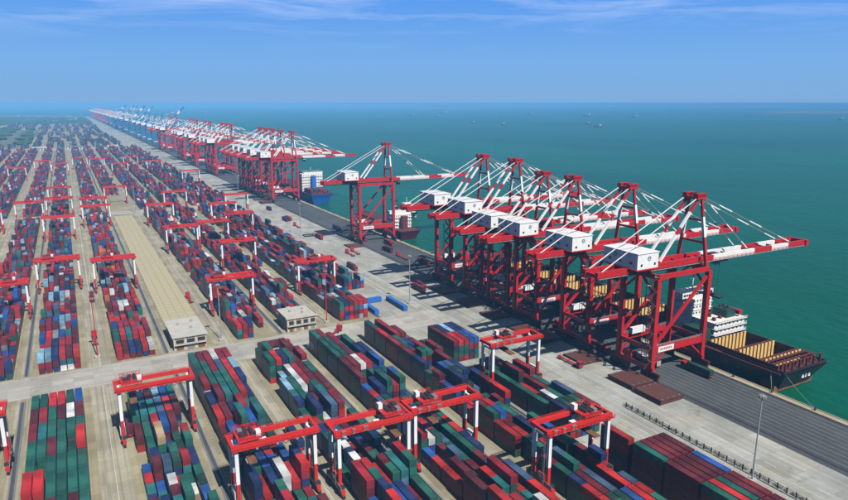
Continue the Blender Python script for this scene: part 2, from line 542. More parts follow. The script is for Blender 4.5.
# ------------------------------------------------------------------ containers
PAL = {'red': (0.47, 0.016, 0.014), 'crimson': (0.31, 0.012, 0.024), 'maroon': (0.14, 0.013, 0.020), 'green': (0.012, 0.115, 0.085),
       'dark green': (0.012, 0.062, 0.042), 'navy': (0.010, 0.030, 0.125), 'blue': (0.014, 0.085, 0.34), 'pale blue': (0.25, 0.47, 0.66),
       'white': (0.66, 0.68, 0.68), 'grey': (0.22, 0.24, 0.26), 'orange': (0.55, 0.12, 0.03), 'tan': (0.42, 0.30, 0.17), 'bright green': (0.03, 0.42, 0.10),
       'teal': (0.02, 0.16, 0.17), 'black': (0.02, 0.02, 0.025), 'slate blue': (0.06, 0.12, 0.22)}
MIXES = {
    'A': dict(green=52, teal=10, maroon=10, red=10, navy=6, crimson=4, white=1),
    'B': dict(green=24, navy=18, maroon=15, red=12, teal=12, blue=6, tan=4, slate_blue=5, white=1, crimson=3, dark_green=8),
    'C': dict(green=24, crimson=16, teal=12, maroon=12, red=14, navy=16, white=3, pale_blue=2, blue=6, dark_green=6),
    'D': dict(maroon=14, green=26, red=18, navy=14, blue=6, white=3, teal=6, crimson=12, pale_blue=5, slate_blue=6),
    'E': dict(maroon=17, green=28, navy=13, crimson=14, red=15, blue=6, slate_blue=6, teal=6, white=2),
    'F': dict(maroon=16, dark_green=12, green=24, navy=14, red=18, blue=6, slate_blue=4, crimson=6, white=1),
    'G': dict(maroon=44, green=20, red=12, navy=12, blue=6, crimson=12),
    'far': dict(crimson=24, maroon=20, navy=18, red=15, slate_blue=8, blue=6, green=6, teal=4, white=4, pale_blue=4, grey=3, orange=2),
    'farblue': dict(crimson=20, maroon=14, navy=20, red=12, slate_blue=10, blue=7, green=10, teal=6, white=4, pale_blue=5, grey=3),
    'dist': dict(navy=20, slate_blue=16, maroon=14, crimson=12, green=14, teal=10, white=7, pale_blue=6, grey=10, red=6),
}
def pick(mixname):
    d = MIXES[mixname]
    return random.choices([k.replace('_', ' ') for k in d], list(d.values()))[0]

BW, BH, BL40, BL20 = 2.44, 2.59, 12.19, 6.06
PITCH_X, PITCH_Y = 2.80, 12.75
BLOCKS = {'W': (-105.0, 6), 'Y': (-78.4, 6), 'Z': (-47.4, 6), 'A': (-21.0, 6), 'B': (10.5, 6), 'C': (37.0, 6), 'D': (66.0, 6), 'E': (93.0, 6),
          'F': (122.0, 6), 'G': (146.4, 5)}
grid = {}       # (block, segment, file, bay) -> list of tiers; each tier is a list of (y0, length, colour)

def fill(block, seg, y0, y1, mixname, heights, gap=0.05, short=0.3, coherent=0.35, direction=1, start_h=None):
    """bays run from y0 towards y1 (direction -1: bay 0 lies at y1, the cross road end)"""
    x0, files = BLOCKS[block]
    n = int((y1 - y0) / PITCH_Y)
    for b in range(n):
        yb = (y1 - (b + 1) * PITCH_Y + 0.3) if direction < 0 else (y0 + b * PITCH_Y)
        base = random.choice(heights)
        for fi in range(files):
            if random.random() < gap:
                h = random.randint(0, 1)
            else:
                h = max(1, base + random.choice([0, 0, 0, -1, -1, -2, 1]))
            h = min(h, 5)
            tiers = []
            last = None
            is_short = random.random() < short
            for t in range(h):
                if is_short:
                    row = []
                    for k in range(2):
                        if t == h - 1 and random.random() < 0.25 and k == 1:
                            continue
                        row.append((yb + k * (BL20 + 0.07), BL20, pick(mixname)))
                    tiers.append(row)
                else:
                    c = last if (last and random.random() < coherent) else pick(mixname)
                    last = c
                    tiers.append([(yb, BL40, c)])
            grid[(block, seg, fi, b)] = tiers

# near blocks, in front of the cross road (bay 0 at the road)
fill('A', 0, 140, 267, 'A', [4], 0.0, 0.12, direction=-1)
fill('B', 0, 140, 262, 'B', [2, 3, 3], 0.06, 0.75, direction=-1)
fill('C', 0, 125, 284, 'C', [3, 4], 0.03, 0.45, direction=-1)
fill('D', 0, 115, 283, 'D', [3, 3, 4], 0.08, 0.5, direction=-1)
fill('E', 0, 110, 287, 'E', [3, 3, 4], 0.08, 0.5, direction=-1)
fill('F', 0, 100, 287, 'F', [3, 3, 4], 0.08, 0.5, direction=-1)
fill('G', 0, 75, 132, 'G', [5], 0.0, 0.0, direction=-1)
fill('Z', 0, 150, 266, 'B', [3, 4], 0.04, 0.3, direction=-1)

def put(block, b, cols, h=None):
    """set the top colours of one bay by name, file by file; None keeps, '-' lowers the stack by one"""
    for fi, c in enumerate(cols):
        key = (block, 0, fi, b)
        if key not in grid: continue
        t = grid[key]
        if h:
            hh = h[fi] if isinstance(h, (list, tuple)) else h
            if hh == 0:
                grid[key] = []; continue
            yb = t[0][0][0] if t and t[0] else None
            if yb is None: continue
            while len(t) > hh: t.pop()
            while len(t) < hh: t.append([(yb, BL40, pick(block))])
        if c and t:
            yb = t[-1][0][0]
            t[-1] = [(yb, BL40, c)]
# block A: mostly green, as seen from above (files run towards the sea)
put('A', 0, ['green', 'green', 'red', 'red', 'dark green', 'blue'], 4)
put('A', 1, ['maroon', 'red', 'green', 'maroon', 'white', 'maroon'], [4, 4, 4, 4, 4, 4])
put('A', 2, ['crimson', 'teal', 'green', 'green', 'green', 'green'], 4)
put('A', 3, ['green', 'green', 'maroon', 'green', 'dark green', 'red'], [4, 4, 4, 4, 3, 5])
put('A', 4, ['green', 'green', 'green', 'green', 'green', 'green'], [4, 3, 4, 4, 4, 4])
put('A', 5, ['red', 'red', 'green', 'green', 'green', 'green'], [5, 5, 4, 4, 4, 4])
put('A', 6, ['green', 'green', 'crimson', 'green', 'maroon', 'green'], 4)
put('B', 0, ['bright green', 'navy', 'maroon', 'pale blue', 'blue', 'teal'], 3)
put('B', 1, ['green', 'teal', 'teal', 'slate blue', 'red', 'maroon'], 3)
put('B', 2, ['maroon', 'green', 'red', 'blue', 'maroon', 'red'], [2, 2, 3, 3, 3, 3])
put('C', 0, ['green', 'maroon', 'crimson', 'white', 'crimson', 'crimson'], 4)
put('C', 1, ['green', 'green', 'crimson', 'slate blue', 'red', 'pale blue'], 4)
put('C', 2, ['crimson', 'green', 'green', 'green', 'red', 'navy'], 4)
put('C', 3, ['navy', 'maroon', 'teal', 'green', 'red', 'navy'], [3, 4, 4, 4, 4, 3])
put('C', 4, ['red', 'maroon', 'navy', 'crimson', 'green', 'green'], [3, 3, 3, 4, 3, 3])
put('D', 0, ['dark green', 'green', 'crimson', 'green', 'maroon', 'maroon'], [3, 4, 2, 2, 4, 3])
put('D', 1, ['green', 'red', 'navy', 'green', 'maroon', 'crimson'], [4, 4, 4, 4, 3, 4])
put('D', 2, [None, 'pale blue', 'white', 'crimson', 'maroon', 'green'], [0, 2, 3, 3, 3, 3])
put('D', 3, ['pale blue', 'green', 'white', 'crimson', 'maroon', 'maroon'], [3, 3, 3, 3, 3, 3])
put('E', 0, ['green', 'crimson', 'green', 'crimson', 'navy', 'maroon'], [4, 4, 2, 3, 2, 2])
put('E', 1, ['green', 'green', 'crimson', 'teal', 'green', 'navy'], [4, 4, 4, 3, 4, 4])
put('E', 2, ['green', 'green', 'maroon', 'green', 'navy', 'navy'], [4, 4, 4, 3, 4, 4])
put('E', 3, ['maroon', 'crimson', 'white', 'red', 'navy', 'blue'], [4, 4, 4, 4, 3, 4])
put('F', 0, ['green', 'dark green', 'crimson', None, None, None], [4, 3, 4, 0, 0, 0])
put('F', 1, ['red', 'green', 'crimson', 'maroon', 'navy', None], [4, 3, 4, 4, 2, 0])
put('F', 2, ['crimson', 'green', 'navy', 'navy', 'maroon', 'navy'], [4, 4, 3, 3, 3, 2])
G_far = 5
put('G', 0, ['green', 'maroon', 'maroon', 'maroon', 'maroon'], 5)
put('G', 1, ['maroon', 'maroon', 'maroon', 'maroon', 'blue'], 5)
put('G', 2, ['green', 'red', 'green', 'maroon', 'maroon'], 5)
put('G', 3, ['red', 'maroon', 'green', 'maroon', 'maroon'], 5)
# blocks G further back: the stack by the apron near the second cross row
for fi, (c, h) in enumerate([('maroon', 4), ('navy', 4), ('pale blue', 4), ('navy', 4), ('navy', 4)]):
    for b in range(2):
        y0 = 240 + b * PITCH_Y
        grid[('G', 1, fi, b)] = [[(y0, BL40, pick('F'))] for _ in range(h - 1)] + [[(y0, BL40, c if b else random.choice(['crimson', 'navy', 'red', 'blue']))]]
for fi in range(5):
    for b in range(5):
        y0 = 160 + b * PITCH_Y
        h = random.choice([2, 3, 3, 4]) if b not in (0,) else 4
        grid[('G', 2, fi, b)] = [[(y0, BL40, pick('F'))] for _ in range(h)]
grid[('G', 3, 0, 0)] = [[(133.4, BL40, c)] for c in ('maroon', 'navy', 'maroon', 'crimson', 'red')]

# middle distance: behind the first cross road
def fill_far(block, y0, y1, mixname, heights, gap, seg, short=0.35):
    fill(block, seg, y0, y1, mixname, heights, gap, short)
for blk, y0 in (('A', 316), ('B', 317), ('D', 318), ('E', 338), ('F', 320), ('Z', 316), ('Y', 316)):
    fill_far(blk, y0, 758, 'far', [2, 3, 3, 4], 0.10, 10, 0.5)
fill_far('G', 375, 758, 'farblue', [2, 3, 3], 0.08, 10)
for blk in BLOCKS:
    if blk == 'C':
        fill_far(blk, 930, 1890, 'far', [2, 3, 4], 0.1, 11)
    else:
        fill_far(blk, 790, 1890, 'far', [2, 3, 4], 0.1, 11)
def mixset(block, seg, b, cols, h):
    for fi, c in enumerate(cols):
        t = grid.get((block, seg, fi, b))
        if not t: continue
        yb = t[0][0][0]
        grid[(block, seg, fi, b)] = [[(yb, BL40, pick('far'))] for _ in range(h - 1)] + [[(yb, BL40, c)]]
mixset('A', 10, 0, ['pale blue', 'pale blue', 'navy', 'red', 'maroon', 'red'], 3)
mixset('A', 10, 1, ['pale blue', 'red', 'navy', 'red', 'red', 'maroon'], 3)
mixset('A', 10, 2, ['blue', 'red', 'grey', 'blue', 'teal', 'maroon'], 3)
mixset('A', 10, 4, ['maroon', 'maroon', 'blue', 'pale blue', 'pale blue', 'red'], 3)
mixset('A', 10, 8, ['maroon', 'pale blue', 'navy', 'pale blue', 'white', 'maroon'], 3)
mixset('B', 10, 0, ['red', 'maroon', 'navy', 'navy', 'red', 'white'], 2)
mixset('B', 10, 1, ['green', 'red', 'teal', 'red', 'red', 'maroon'], 3)
mixset('B', 10, 2, ['blue', 'crimson', 'crimson', 'red', 'maroon', 'red'], 3)
mixset('B', 10, 5, ['maroon', 'crimson', 'white', 'white', 'maroon', 'red'], 3)
mixset('D', 10, 0, ['red', 'crimson', 'navy', 'navy', 'maroon', 'red'], 3)
mixset('F', 10, 0, ['green', 'navy', 'maroon', 'red', 'red', 'crimson'], 4)
for fi in range(6):
    if fi > 2: grid[('D', 10, fi, 0)] = []
    if fi in (3, 4): grid[('D', 10, fi, 1)] = []

FOOT = 0.05
def solid(block, seg, fi, b, ylo, yhi, tier):
    t = grid.get((block, seg, fi, b))
    if not t or tier >= len(t): return False
    return any(y0 < yhi - 1 and y0 + L > ylo + 1 for y0, L, c in t[tier])
allbox = []   # (score, x, y0, z, length, colour, block, seg, file, bay, tier)
for (blk, seg, fi, b), tiers in grid.items():
    x = BLOCKS[blk][0] + fi * PITCH_X
    for t, row in enumerate(tiers):
        z = FOOT + t * (BH + 0.01)
        for y0, L, c in row:
            u, v, d = project(x + BW / 2, y0 + L / 2, z + BH)
            sc = 0.0
            if seg < 10 and -15 < u < 863 and v < 515 and d > 0:
                top = not solid(blk, seg, fi, b, y0, y0 + L, t + 1)
                side_f = fi - 1 if x > 0 else fi + 1
                side = not solid(blk, seg, side_f, b, y0, y0 + L, t)
                nb = b + 1 if seg == 0 else b - 1
                end = (L == BL20 and y0 > tiers[0][0][0] + 1 and len(row) == 1) or (not solid(blk, seg, fi, nb, y0 - 13, y0 - 0.3, t) and y0 <= tiers[0][0][0] + 1)
                dist = math.hypot(x, y0, CAM_H - z)
                area = 0.0
                if top: area += L * BW * (CAM_H - z) / dist
                if side: area += L * BH * abs(x) / dist
                if end: area += BW * BH * y0 / dist
                sc = area / dist ** 2
            allbox.append((sc, x, y0, z, L, c, blk, seg, fi, b, t))
allbox.sort(key=lambda q: -q[0])
N_SINGLE = 300

def corrugated(L):
    """container shell: corner posts, rails, ribbed side walls, roof panel; y runs 0..L"""
    mb = MB()
    mb.box(0.05, BW - 0.05, 0.06, L - 0.05, 0.05, BH - 0.05)
    for x in (0, BW - 0.16):
        for y in (0, L - 0.16):
            mb.box(x, x + 0.16, y, y + 0.16, 0, BH)
        mb.box(x + 0.01, x + 0.14, 0.16, L - 0.16, 0.002, 0.16)
        mb.box(x + 0.01, x + 0.14, 0.16, L - 0.16, BH - 0.11, BH - 0.004)
    for y in (0, L - 0.12):
        mb.box(0.16, BW - 0.16, y + 0.01, y + 0.12, BH - 0.12, BH - 0.006)
        mb.box(0.16, BW - 0.16, y + 0.01, y + 0.12, 0.004, 0.16)
    n = int(L / 0.55)
    for i in range(n):
        y = 0.3 + (L - 0.6) * (i + 0.5) / n
        for x0, x1 in ((0.015, 0.055), (BW - 0.055, BW - 0.015)):
            mb.box(x0, x1, y - 0.13, y + 0.13, 0.17, BH - 0.12)
    return mb
def door_mb():
    mb = MB()
    for x0 in (0.18, BW / 2 + 0.01):
        x1 = x0 + BW / 2 - 0.2
        mb.box(x0, x1, 0.02, 0.052, 0.18, BH - 0.14)
        for k in (0.28, 0.72):
            xx = x0 + (x1 - x0) * k
            mb.box(xx - 0.025, xx + 0.025, -0.03, 0.018, 0.1, BH - 0.08)
        mb.box(x0 + 0.1, x1 - 0.1, -0.02, 0.016, 1.0, 1.06)
    return mb
MESH40 = corrugated(BL40).mesh('container_forty'); MESH40.materials.append(M['box'])
MESH20 = corrugated(BL20).mesh('container_twenty'); MESH20.materials.append(M['box'])
DOOR = door_mb().mesh('door'); DOOR.materials.append(M['box'])
ORD = ['first', 'second', 'third', 'fourth', 'fifth', 'sixth', 'seventh', 'eighth', 'ninth', 'tenth', 'eleventh', 'twelfth', 'thirteenth', 'fourteenth', 'fifteenth', 'sixteenth']
def ordinal(i):
    if i < 16: return ORD[i]
    small = ['', 'first', 'second', 'third', 'fourth', 'fifth', 'sixth', 'seventh', 'eighth', 'ninth']
    n = i + 1
    if n < 20: return ['seventeenth', 'eighteenth', 'nineteenth'][n - 17]
    t = ['', '', 'twenty', 'thirty', 'forty', 'fifty', 'sixty'][n // 10]
    return (t[:-1] + 'ieth') if n % 10 == 0 else t + '-' + small[n % 10]
BLOCK_WORDS = {('A', 0): 'mostly green block', ('B', 0): 'leftmost gantry block', ('C', 0): 'block after the vacant building', ('D', 0): 'central gantry block',
               ('E', 0): 'second-hut block', ('F', 0): 'third-lane block', ('G', 0): 'maroon railing-side block', ('G', 1): 'tall apron stack',
               ('G', 2): 'low apron group', ('G', 3): 'single tall file', ('Z', 0): 'left edge block'}
BLOCK_WORDS[('C', 0)] = 'hut-facing block'
def wob(c):
    k = random.uniform(0.58, 1.1); d = random.uniform(0.0, 0.06)
    g = (c[0] + c[1] + c[2]) / 3
    return tuple(max(0.004, min(0.9, (v * (1 - d) + g * d) * k)) for v in c)
end_word = {0: 'from crossroad', 1: 'towards camera', 2: 'towards crossroad', 3: 'in front'}
GROUP_C = 'shipping containers stacked in the yard'
for sc, x, y0, z, L, c, blk, seg, fi, b, t in allbox[:N_SINGLE]:
    o = link('shipping_container', MESH40 if L > 8 else MESH20, None, None, (x, y0, z))
    col = wob(PAL[c])
    o.color = (*col, 1)
    half = ''
    if L < 8:
        yb = grid[(blk, seg, fi, b)][0][0][0]
        half = 'far ' if y0 > yb + 1 else 'near '
    where = BLOCK_WORDS[(blk, seg)]
    words = '%s %scontainer, %s tier, %s file, %s bay %s, %s' % (c.replace(' ', '-'), (half.strip() + ' short ') if half else 'long ', ORD[t], ORD[fi], ORD[b], 'from crossroad' if seg == 0 else 'back', where)
    tag(o, words, 'container', GROUP_C)
    d = link('door', DOOR, None, o)
    d.color = (*[v * 0.92 for v in col], 1)

# every further container, together: real boxes with a colour of their own
rest = allbox[N_SINGLE:]
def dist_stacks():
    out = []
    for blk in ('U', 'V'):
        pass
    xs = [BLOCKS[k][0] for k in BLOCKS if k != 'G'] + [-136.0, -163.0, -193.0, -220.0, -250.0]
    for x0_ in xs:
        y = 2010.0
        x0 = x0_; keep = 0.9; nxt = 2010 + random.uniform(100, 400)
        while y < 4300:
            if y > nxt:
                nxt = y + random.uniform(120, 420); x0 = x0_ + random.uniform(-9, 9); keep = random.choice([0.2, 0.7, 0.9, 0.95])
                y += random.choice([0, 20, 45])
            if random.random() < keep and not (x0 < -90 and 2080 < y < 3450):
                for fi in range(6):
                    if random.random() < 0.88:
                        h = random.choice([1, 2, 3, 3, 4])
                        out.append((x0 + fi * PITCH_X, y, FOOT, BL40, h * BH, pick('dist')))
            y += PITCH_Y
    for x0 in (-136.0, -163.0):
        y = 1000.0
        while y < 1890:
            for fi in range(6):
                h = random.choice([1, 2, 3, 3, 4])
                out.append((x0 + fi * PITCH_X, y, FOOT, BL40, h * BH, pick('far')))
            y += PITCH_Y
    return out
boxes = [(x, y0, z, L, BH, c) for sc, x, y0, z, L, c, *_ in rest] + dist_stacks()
arr = np.array([[x, y, z, BW, L, h] for x, y, z, L, h, c in boxes], dtype=np.float32)
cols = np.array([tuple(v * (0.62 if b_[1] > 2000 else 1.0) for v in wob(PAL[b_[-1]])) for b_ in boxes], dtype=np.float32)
unit = np.array([[0,0,0],[1,0,0],[1,1,0],[0,1,0],[0,0,1],[1,0,1],[1,1,1],[0,1,1]], dtype=np.float32)
fc = np.array([[4,5,6,7],[0,1,5,4],[1,2,6,5],[2,3,7,6],[3,0,4,7]], dtype=np.int32)
nb = len(boxes)
verts = (arr[:, None, :3] + unit[None] * arr[:, None, 3:]).reshape(-1, 3)
faces = (fc[None] + (np.arange(nb, dtype=np.int32) * 8)[:, None, None]).reshape(-1)
me = bpy.data.meshes.new('container_mass')
me.vertices.add(len(verts)); me.vertices.foreach_set('co', verts.ravel())
me.loops.add(len(faces)); me.loops.foreach_set('vertex_index', faces)
me.polygons.add(nb * 5)
me.polygons.foreach_set('loop_start', np.arange(nb * 5, dtype=np.int32) * 4)
me.polygons.foreach_set('loop_total', np.full(nb * 5, 4, dtype=np.int32))
at = me.attributes.new('tint', 'FLOAT_COLOR', 'FACE')
at.data.foreach_set('color', np.repeat(np.concatenate([cols, np.ones((nb, 1), np.float32)], 1), 5, axis=0).ravel())
me.update(); me.validate(); me.shade_flat()
tag(link('container_mass', me, M['boxmass']), 'rows of further stacked shipping containers filling the yard', 'containers', kind='stuff')

# ------------------------------------------------------------------ ship-to-shore cranes
def make_crane(name, apex, red, white, detail=True, boom_up=0.0):
    root = empty(name)
    KIDS[root.name] = []
    P = lambda n, mb, m, par=root: part(n, mb, m, par)
    HX, HY = HALF, 9.5
    GZ = 47.0 if apex < 79 else 51.0        # underside of the girder
    for sx_ in (-1, 1):
        P('sill_beam', MB().beam((sx_*HX, -HY-1.5, 4.6), (sx_*HX, HY+1.5, 4.6), 1.5, 1.7), red)
        for sy_ in (-1, 1):
            x, y = sx_ * HX, sy_ * HY
            mb = MB(); mb.box(x-1.05, x+1.05, y-1.05, y+1.05, 5.45, GZ - 2.2)
            lg = P('leg', mb, red)
            mb = MB()
            mb.box(x-0.55, x+0.55, y-5.0, y+5.0, 2.7, 3.7)
            for k in (-3.4, -1.2, 1.2, 3.4):
                mb.box(x-0.5, x+0.5, y+k-0.95, y+k+0.95, 1.1, 2.6)
            bo = P('bogie', mb, M['bogie'])
            if detail:
                mb = MB()
                for k in range(8):
                    yy = y - 4.2 + k * 1.2
                    mb.tube((x-0.35, yy, 0.55), (x+0.35, yy, 0.55), 0.5, 10)
                P('wheel_set', mb, M['dark'], bo)
    for sy_ in (-1, 1):
        y = sy_ * HY
        pb = P('portal_beam', MB().box(-HX+0.9, HX-0.9, y-0.8, y+0.8, 11.8, 14.7), red)
        if sy_ < 0:
            P('name_board', MB().box(-13.0, -3.5, y-0.86, y-0.805, 12.0, 14.5), white, pb)
            mbt = MB()
            for k in range(7):
                mbt.box(-11.8 + k*1.05, -11.2 + k*1.05, y-0.90, y-0.865, 12.8, 13.8)
            P('lettering', mbt, M['crane_red'] if red is M['crane_red'] else M['crane_blue'], pb)
        P('diagonal_brace', MB().beam((-HX+1.0, y, 15.0), (HX-1.0, y, GZ-4.5), 1.1, 1.1), red)
        P('upper_beam', MB().box(-HX, HX, y-0.7, y+0.7, GZ-2.2, GZ-0.3), red)
        if detail:
            P('handrail', MB().rail((-HX+1, y-0.7, 14.7), (HX-1, y-0.7, 14.7), 1.1, 2.6, 0.06), M['galv'], pb)
    for sx_ in (-1, 1):
        P('cross_tie', MB().box(sx_*HX-0.75, sx_*HX+0.75, -HY+0.95, HY-0.95, GZ-2.4, GZ-0.32), red)
        P('cross_tie', MB().box(sx_*HX-0.6, sx_*HX+0.6, -HY+0.95, HY-0.95, 12.6, 14.2), red)
    for sx_ in (-1, 1):
        for sy_ in (-1, 1):
            P('knee_brace', MB().beam((sx_*HX, sy_*(HY-1.0), GZ-9.5), (sx_*HX, sy_*1.2, GZ-2.6), 0.8, 0.8), red)
    for sy_ in (-1, 1):
        P('lower_brace', MB().beam((-HX+0.8, sy_*HY, 6.2), (-HX+7.5, sy_*HY, 11.9), 0.7, 0.7), red)
        P('lower_brace', MB().beam((HX-0.8, sy_*HY, 6.2), (HX-7.5, sy_*HY, 11.9), 0.7, 0.7), red)
    # twin main girder with back reach
    for sy_ in (-1, 1):
        y = sy_ * 3.6
        P('main_girder', MB().box(-45, HX+2.0, y-0.85, y+0.85, GZ-0.4, GZ+3.0), red)
    mb = MB()
    for x in (-44, -36, -8, 6, HX+1):
        mb.box(x-0.6, x+0.6, -2.85, 2.85, GZ+0.5, GZ+2.0)
    P('girder_tie', mb, red)
    mb = MB()
    for sy_ in (-1, 1):
        mb.box(-45, 16.5 if boom_up else 92, min(sy_*4.4, sy_*5.5), max(sy_*4.4, sy_*5.5), GZ+0.35, GZ+0.45)
    P('walkway', mb, M['galv'])
    if detail:
        mb = MB()
        for sy_ in (-1, 1):
            mb.rail((-45, sy_*5.45, GZ+0.45), (92, sy_*5.45, GZ+0.45), 1.15, 3.0, 0.07)
        P('walkway_rail', mb, M['crane_red'] if red is M['crane_red'] else M['galv'])
    # boom in painted sections
    def up(p):
        p = Vector(p); hx, hz = HX+2.1, GZ+1.4
        c_, s_ = math.cos(boom_up), math.sin(boom_up)
        return Vector((hx + (p.x-hx)*c_ - (p.z-hz)*s_, p.y, hz + (p.x-hx)*s_ + (p.z-hz)*c_))
    secs = [(HX+2.1, 25, red), (25, 54, white), (54, 67, red), (67, 80, white), (80, 94, red)]
    if not detail:
        secs = [(HX+2.1, 30, red), (30, 48, white), (48, 68, red), (68, 78, white), (78, 94, red)]
    for a, b, m in secs:
        mb = MB()
        for sy_ in (-1, 1):
            y = sy_ * 3.6
            mb.box(a, b, y-0.75, y+0.75, GZ-0.05, GZ+2.75)
        mb.box(a+0.2, a+1.0, -2.9, 2.9, GZ+0.6, GZ+1.8)
        mb.box((a+b)/2-0.4, (a+b)/2+0.4, -2.9, 2.9, GZ+0.6, GZ+1.8)
        if boom_up: mb.v = [tuple(up(p)) for p in mb.v]
        P('boom_section', mb, m)
    mb = MB().box(93.2, 95.2, -5.2, 5.2, GZ-0.1, GZ+2.9)
    if boom_up: mb.v = [tuple(up(p)) for p in mb.v]
    P('boom_tip', mb, red)
    # machinery house
    mb = MB()
    mb.box(-28, -16, -9.0, 10.4, GZ+3.2, GZ+9.7)
    mh = P('machinery_house', mb, white)
    mb = MB(); mb.box(-28.3, -15.7, -9.3, 10.7, GZ+9.7, GZ+9.95)
    P('roof', mb, white, mh)
    mb = MB(); mb.box(-28.8, -15.2, -9.6, 11.0, GZ+2.75, GZ+3.2)
    P('house_floor', mb, red, mh)
    if detail:
        for yy in (-5.5, 0.8, 6.5):
            P('louvre', MB().box(-28.09, -28.0, yy-0.7, yy+0.7, GZ+5.0, GZ+6.0), M['glass'], mh)
        for xx in (-25.6, -18.0):
            P('louvre', MB().box(xx-0.5, xx+0.5, -9.09, -9.0, GZ+4.4, GZ+5.4), M['glass'], mh)
        mb = MB()
        for k in range(14):                       # round emblem, a ring with a wave
            t0, t1 = 2*math.pi*k/14, 2*math.pi*(k+0.7)/14
            mb.beam((-21.4+0.85*math.cos(t0), -9.04, GZ+7.4+0.85*math.sin(t0)), (-21.4+0.85*math.cos(t1), -9.04, GZ+7.4+0.85*math.sin(t1)), 0.06, 0.35)
        mb.beam((-22.0, -9.04, GZ+7.2), (-20.8, -9.04, GZ+7.7), 0.06, 0.4)
        P('emblem', mb, M['logo_blue'], mh)
        mb = MB()
        for k in range(14):
            t0, t1 = 2*math.pi*k/14, 2*math.pi*(k+0.7)/14
            mb.beam((-28.05, 3.6+0.8*math.cos(t0), GZ+7.8+0.8*math.sin(t0)), (-28.05, 3.6+0.8*math.cos(t1), GZ+7.8+0.8*math.sin(t1)), 0.06, 0.35)
        P('emblem', mb, M['logo_blue'], mh)
        P('roof_seam', MB().box(-28.32, -15.68, 0.5, 0.8, GZ+9.95, GZ+10.1), M['galv'], mh)
    # A-frame
    AX = 14.6
    for sy_ in (-1, 1):
        foot = Vector((HX, sy_*7.8, GZ-0.3)); top = Vector((AX, sy_*3.2, apex))
        mast = P('mast_leg', MB().beam(foot, top, 1.25, 1.25, 1.0, 1.0), red)
        a, b = foot.lerp(top, 0.42), foot.lerp(top, 0.72)
        P('white_band', MB().beam(a, b, 1.32, 1.32, 1.22, 1.22), white, mast)
        foot2 = Vector((-9.5, sy_*3.6, GZ+3.0)); top2 = Vector((AX-2.2, sy_*3.0, apex-0.8))
        bl = P('back_leg', MB().beam(foot2, top2, 0.95, 0.95), red)
        a, b = foot2.lerp(top2, 0.02), foot2.lerp(top2, 0.44)
        P('white_band', MB().beam(a, b, 1.02, 1.02), white, bl)
        a, b = foot2.lerp(top2, 0.55), foot2.lerp(top2, 0.8)
        P('white_band', MB().beam(a, b, 1.02, 1.02), white, bl)
        # stays
        mb = MB(); mb.beam((AX-2.5, sy_*3.3, apex+0.2), (-42.5, sy_*3.6, GZ+2.7), 0.32, 0.32)
        P('back_stay', mb, white)
        for bx, m in ((50, white), (83, white)):
            A_, B_ = Vector((AX+1.0, sy_*3.0, apex+0.4)), Vector((bx, sy_*3.6, GZ+2.5))
            if boom_up: B_ = up(B_)
            st = P('fore_stay', MB().beam(A_, B_, 0.34, 0.34), M['steel'])
            for k in (1, 3, 5):
                P('stay_sleeve', MB().beam(A_.lerp(B_, k/6), A_.lerp(B_, (k+0.8)/6), 0.5, 0.5), white, st)
    mb = MB()
    for h in (0.33, 0.66):
        w = 7.8 + (3.2-7.8)*h
        z = GZ + (apex-GZ)*h
        xx = HX + (AX-HX)*h
        mb.box(xx-0.4, xx+0.4, -w, w, z-0.45, z+0.45)
    P('mast_tie', mb, red)
    mb = MB(); mb.box(AX-3.6, AX+1.9, -4.2, 4.2, apex-0.5, apex+0.6)
    ah = P('apex_head', mb, red)
    mb = MB()
    for sy_ in (-3.0, 3.0):
        mb.box(AX-3.6, AX+1.9, sy_-0.8, sy_+0.8, apex+0.6, apex+2.0)
    P('sheave_frame', mb, red, ah)
    for yy in (-1.7, 0.0, 1.7):
        P('sheave', MB().tube((AX-0.6, yy-0.25, apex+1.2), (AX-0.6, yy+0.25, apex+1.2), 0.8, 12), M['dark'], ah)
    if detail:
        mb = MB()
        for a, b in (((AX-3.6,-4.2),(AX+1.9,-4.2)), ((AX-3.6,4.2),(AX+1.9,4.2)), ((AX-3.6,-4.2),(AX-3.6,4.2)), ((AX+1.9,-4.2),(AX+1.9,4.2))):
            mb.rail((*a, apex+0.6), (*b, apex+0.6), 1.1, 1.8, 0.07)
        P('platform_rail', mb, M['crane_red'], ah)
        # zigzag stair up the land leg nearest the road
        mb = MB(); mbl = MB()
        x0, x1 = -HX-4.6, -HX-1.4
        yS = -HY
        z = 5.6; k = 0
        while z < GZ - 4:
            a, b = (x0, x1) if k % 2 == 0 else (x1, x0)
            for dy in (-0.55, 0.55):
                mb.beam((a, yS+dy, z), (b, yS+dy, z+3.1), 0.12, 0.35)
            mb.rail((a, yS-0.6, z), (b, yS-0.6, z+3.1), 1.0, 1.6, 0.05)
            mbl.box(min(b, b+(0.9 if b > a else -0.9)), max(b, b+(0.9 if b > a else -0.9)), yS-0.75, yS+0.75, z+3.02, z+3.14)
            z += 3.1; k += 1
        stt = P('stair', mb, M['stairdark'])
        P('landing', mbl, M['crane_white'], stt)
        mb = MB()
        for dx in (x0-0.9, x1+0.3):
            for dy in (-0.85, 0.85):
                mb.box(dx-0.1, dx+0.1, yS+dy-0.1, yS+dy+0.1, 5.5, z+1.0)
        P('stair_post', mb, M['stairdark'], stt)
        # rooms on the portal and a cable reel
        P('electrical_room', MB().box(-11, -3, HY-0.4-2.4, HY-0.9, 14.65, 17.4), white)
        mb = MB(); mb.tube((-HX-2.6, 2.0, 8.2), (-HX-1.6, 2.0, 8.2), 2.3, 20); mb.tube((-HX-3.0, 2.0, 8.2), (-HX-1.2, 2.0, 8.2), 0.7, 12)
        P('cable_reel', mb, M['crane_red'])
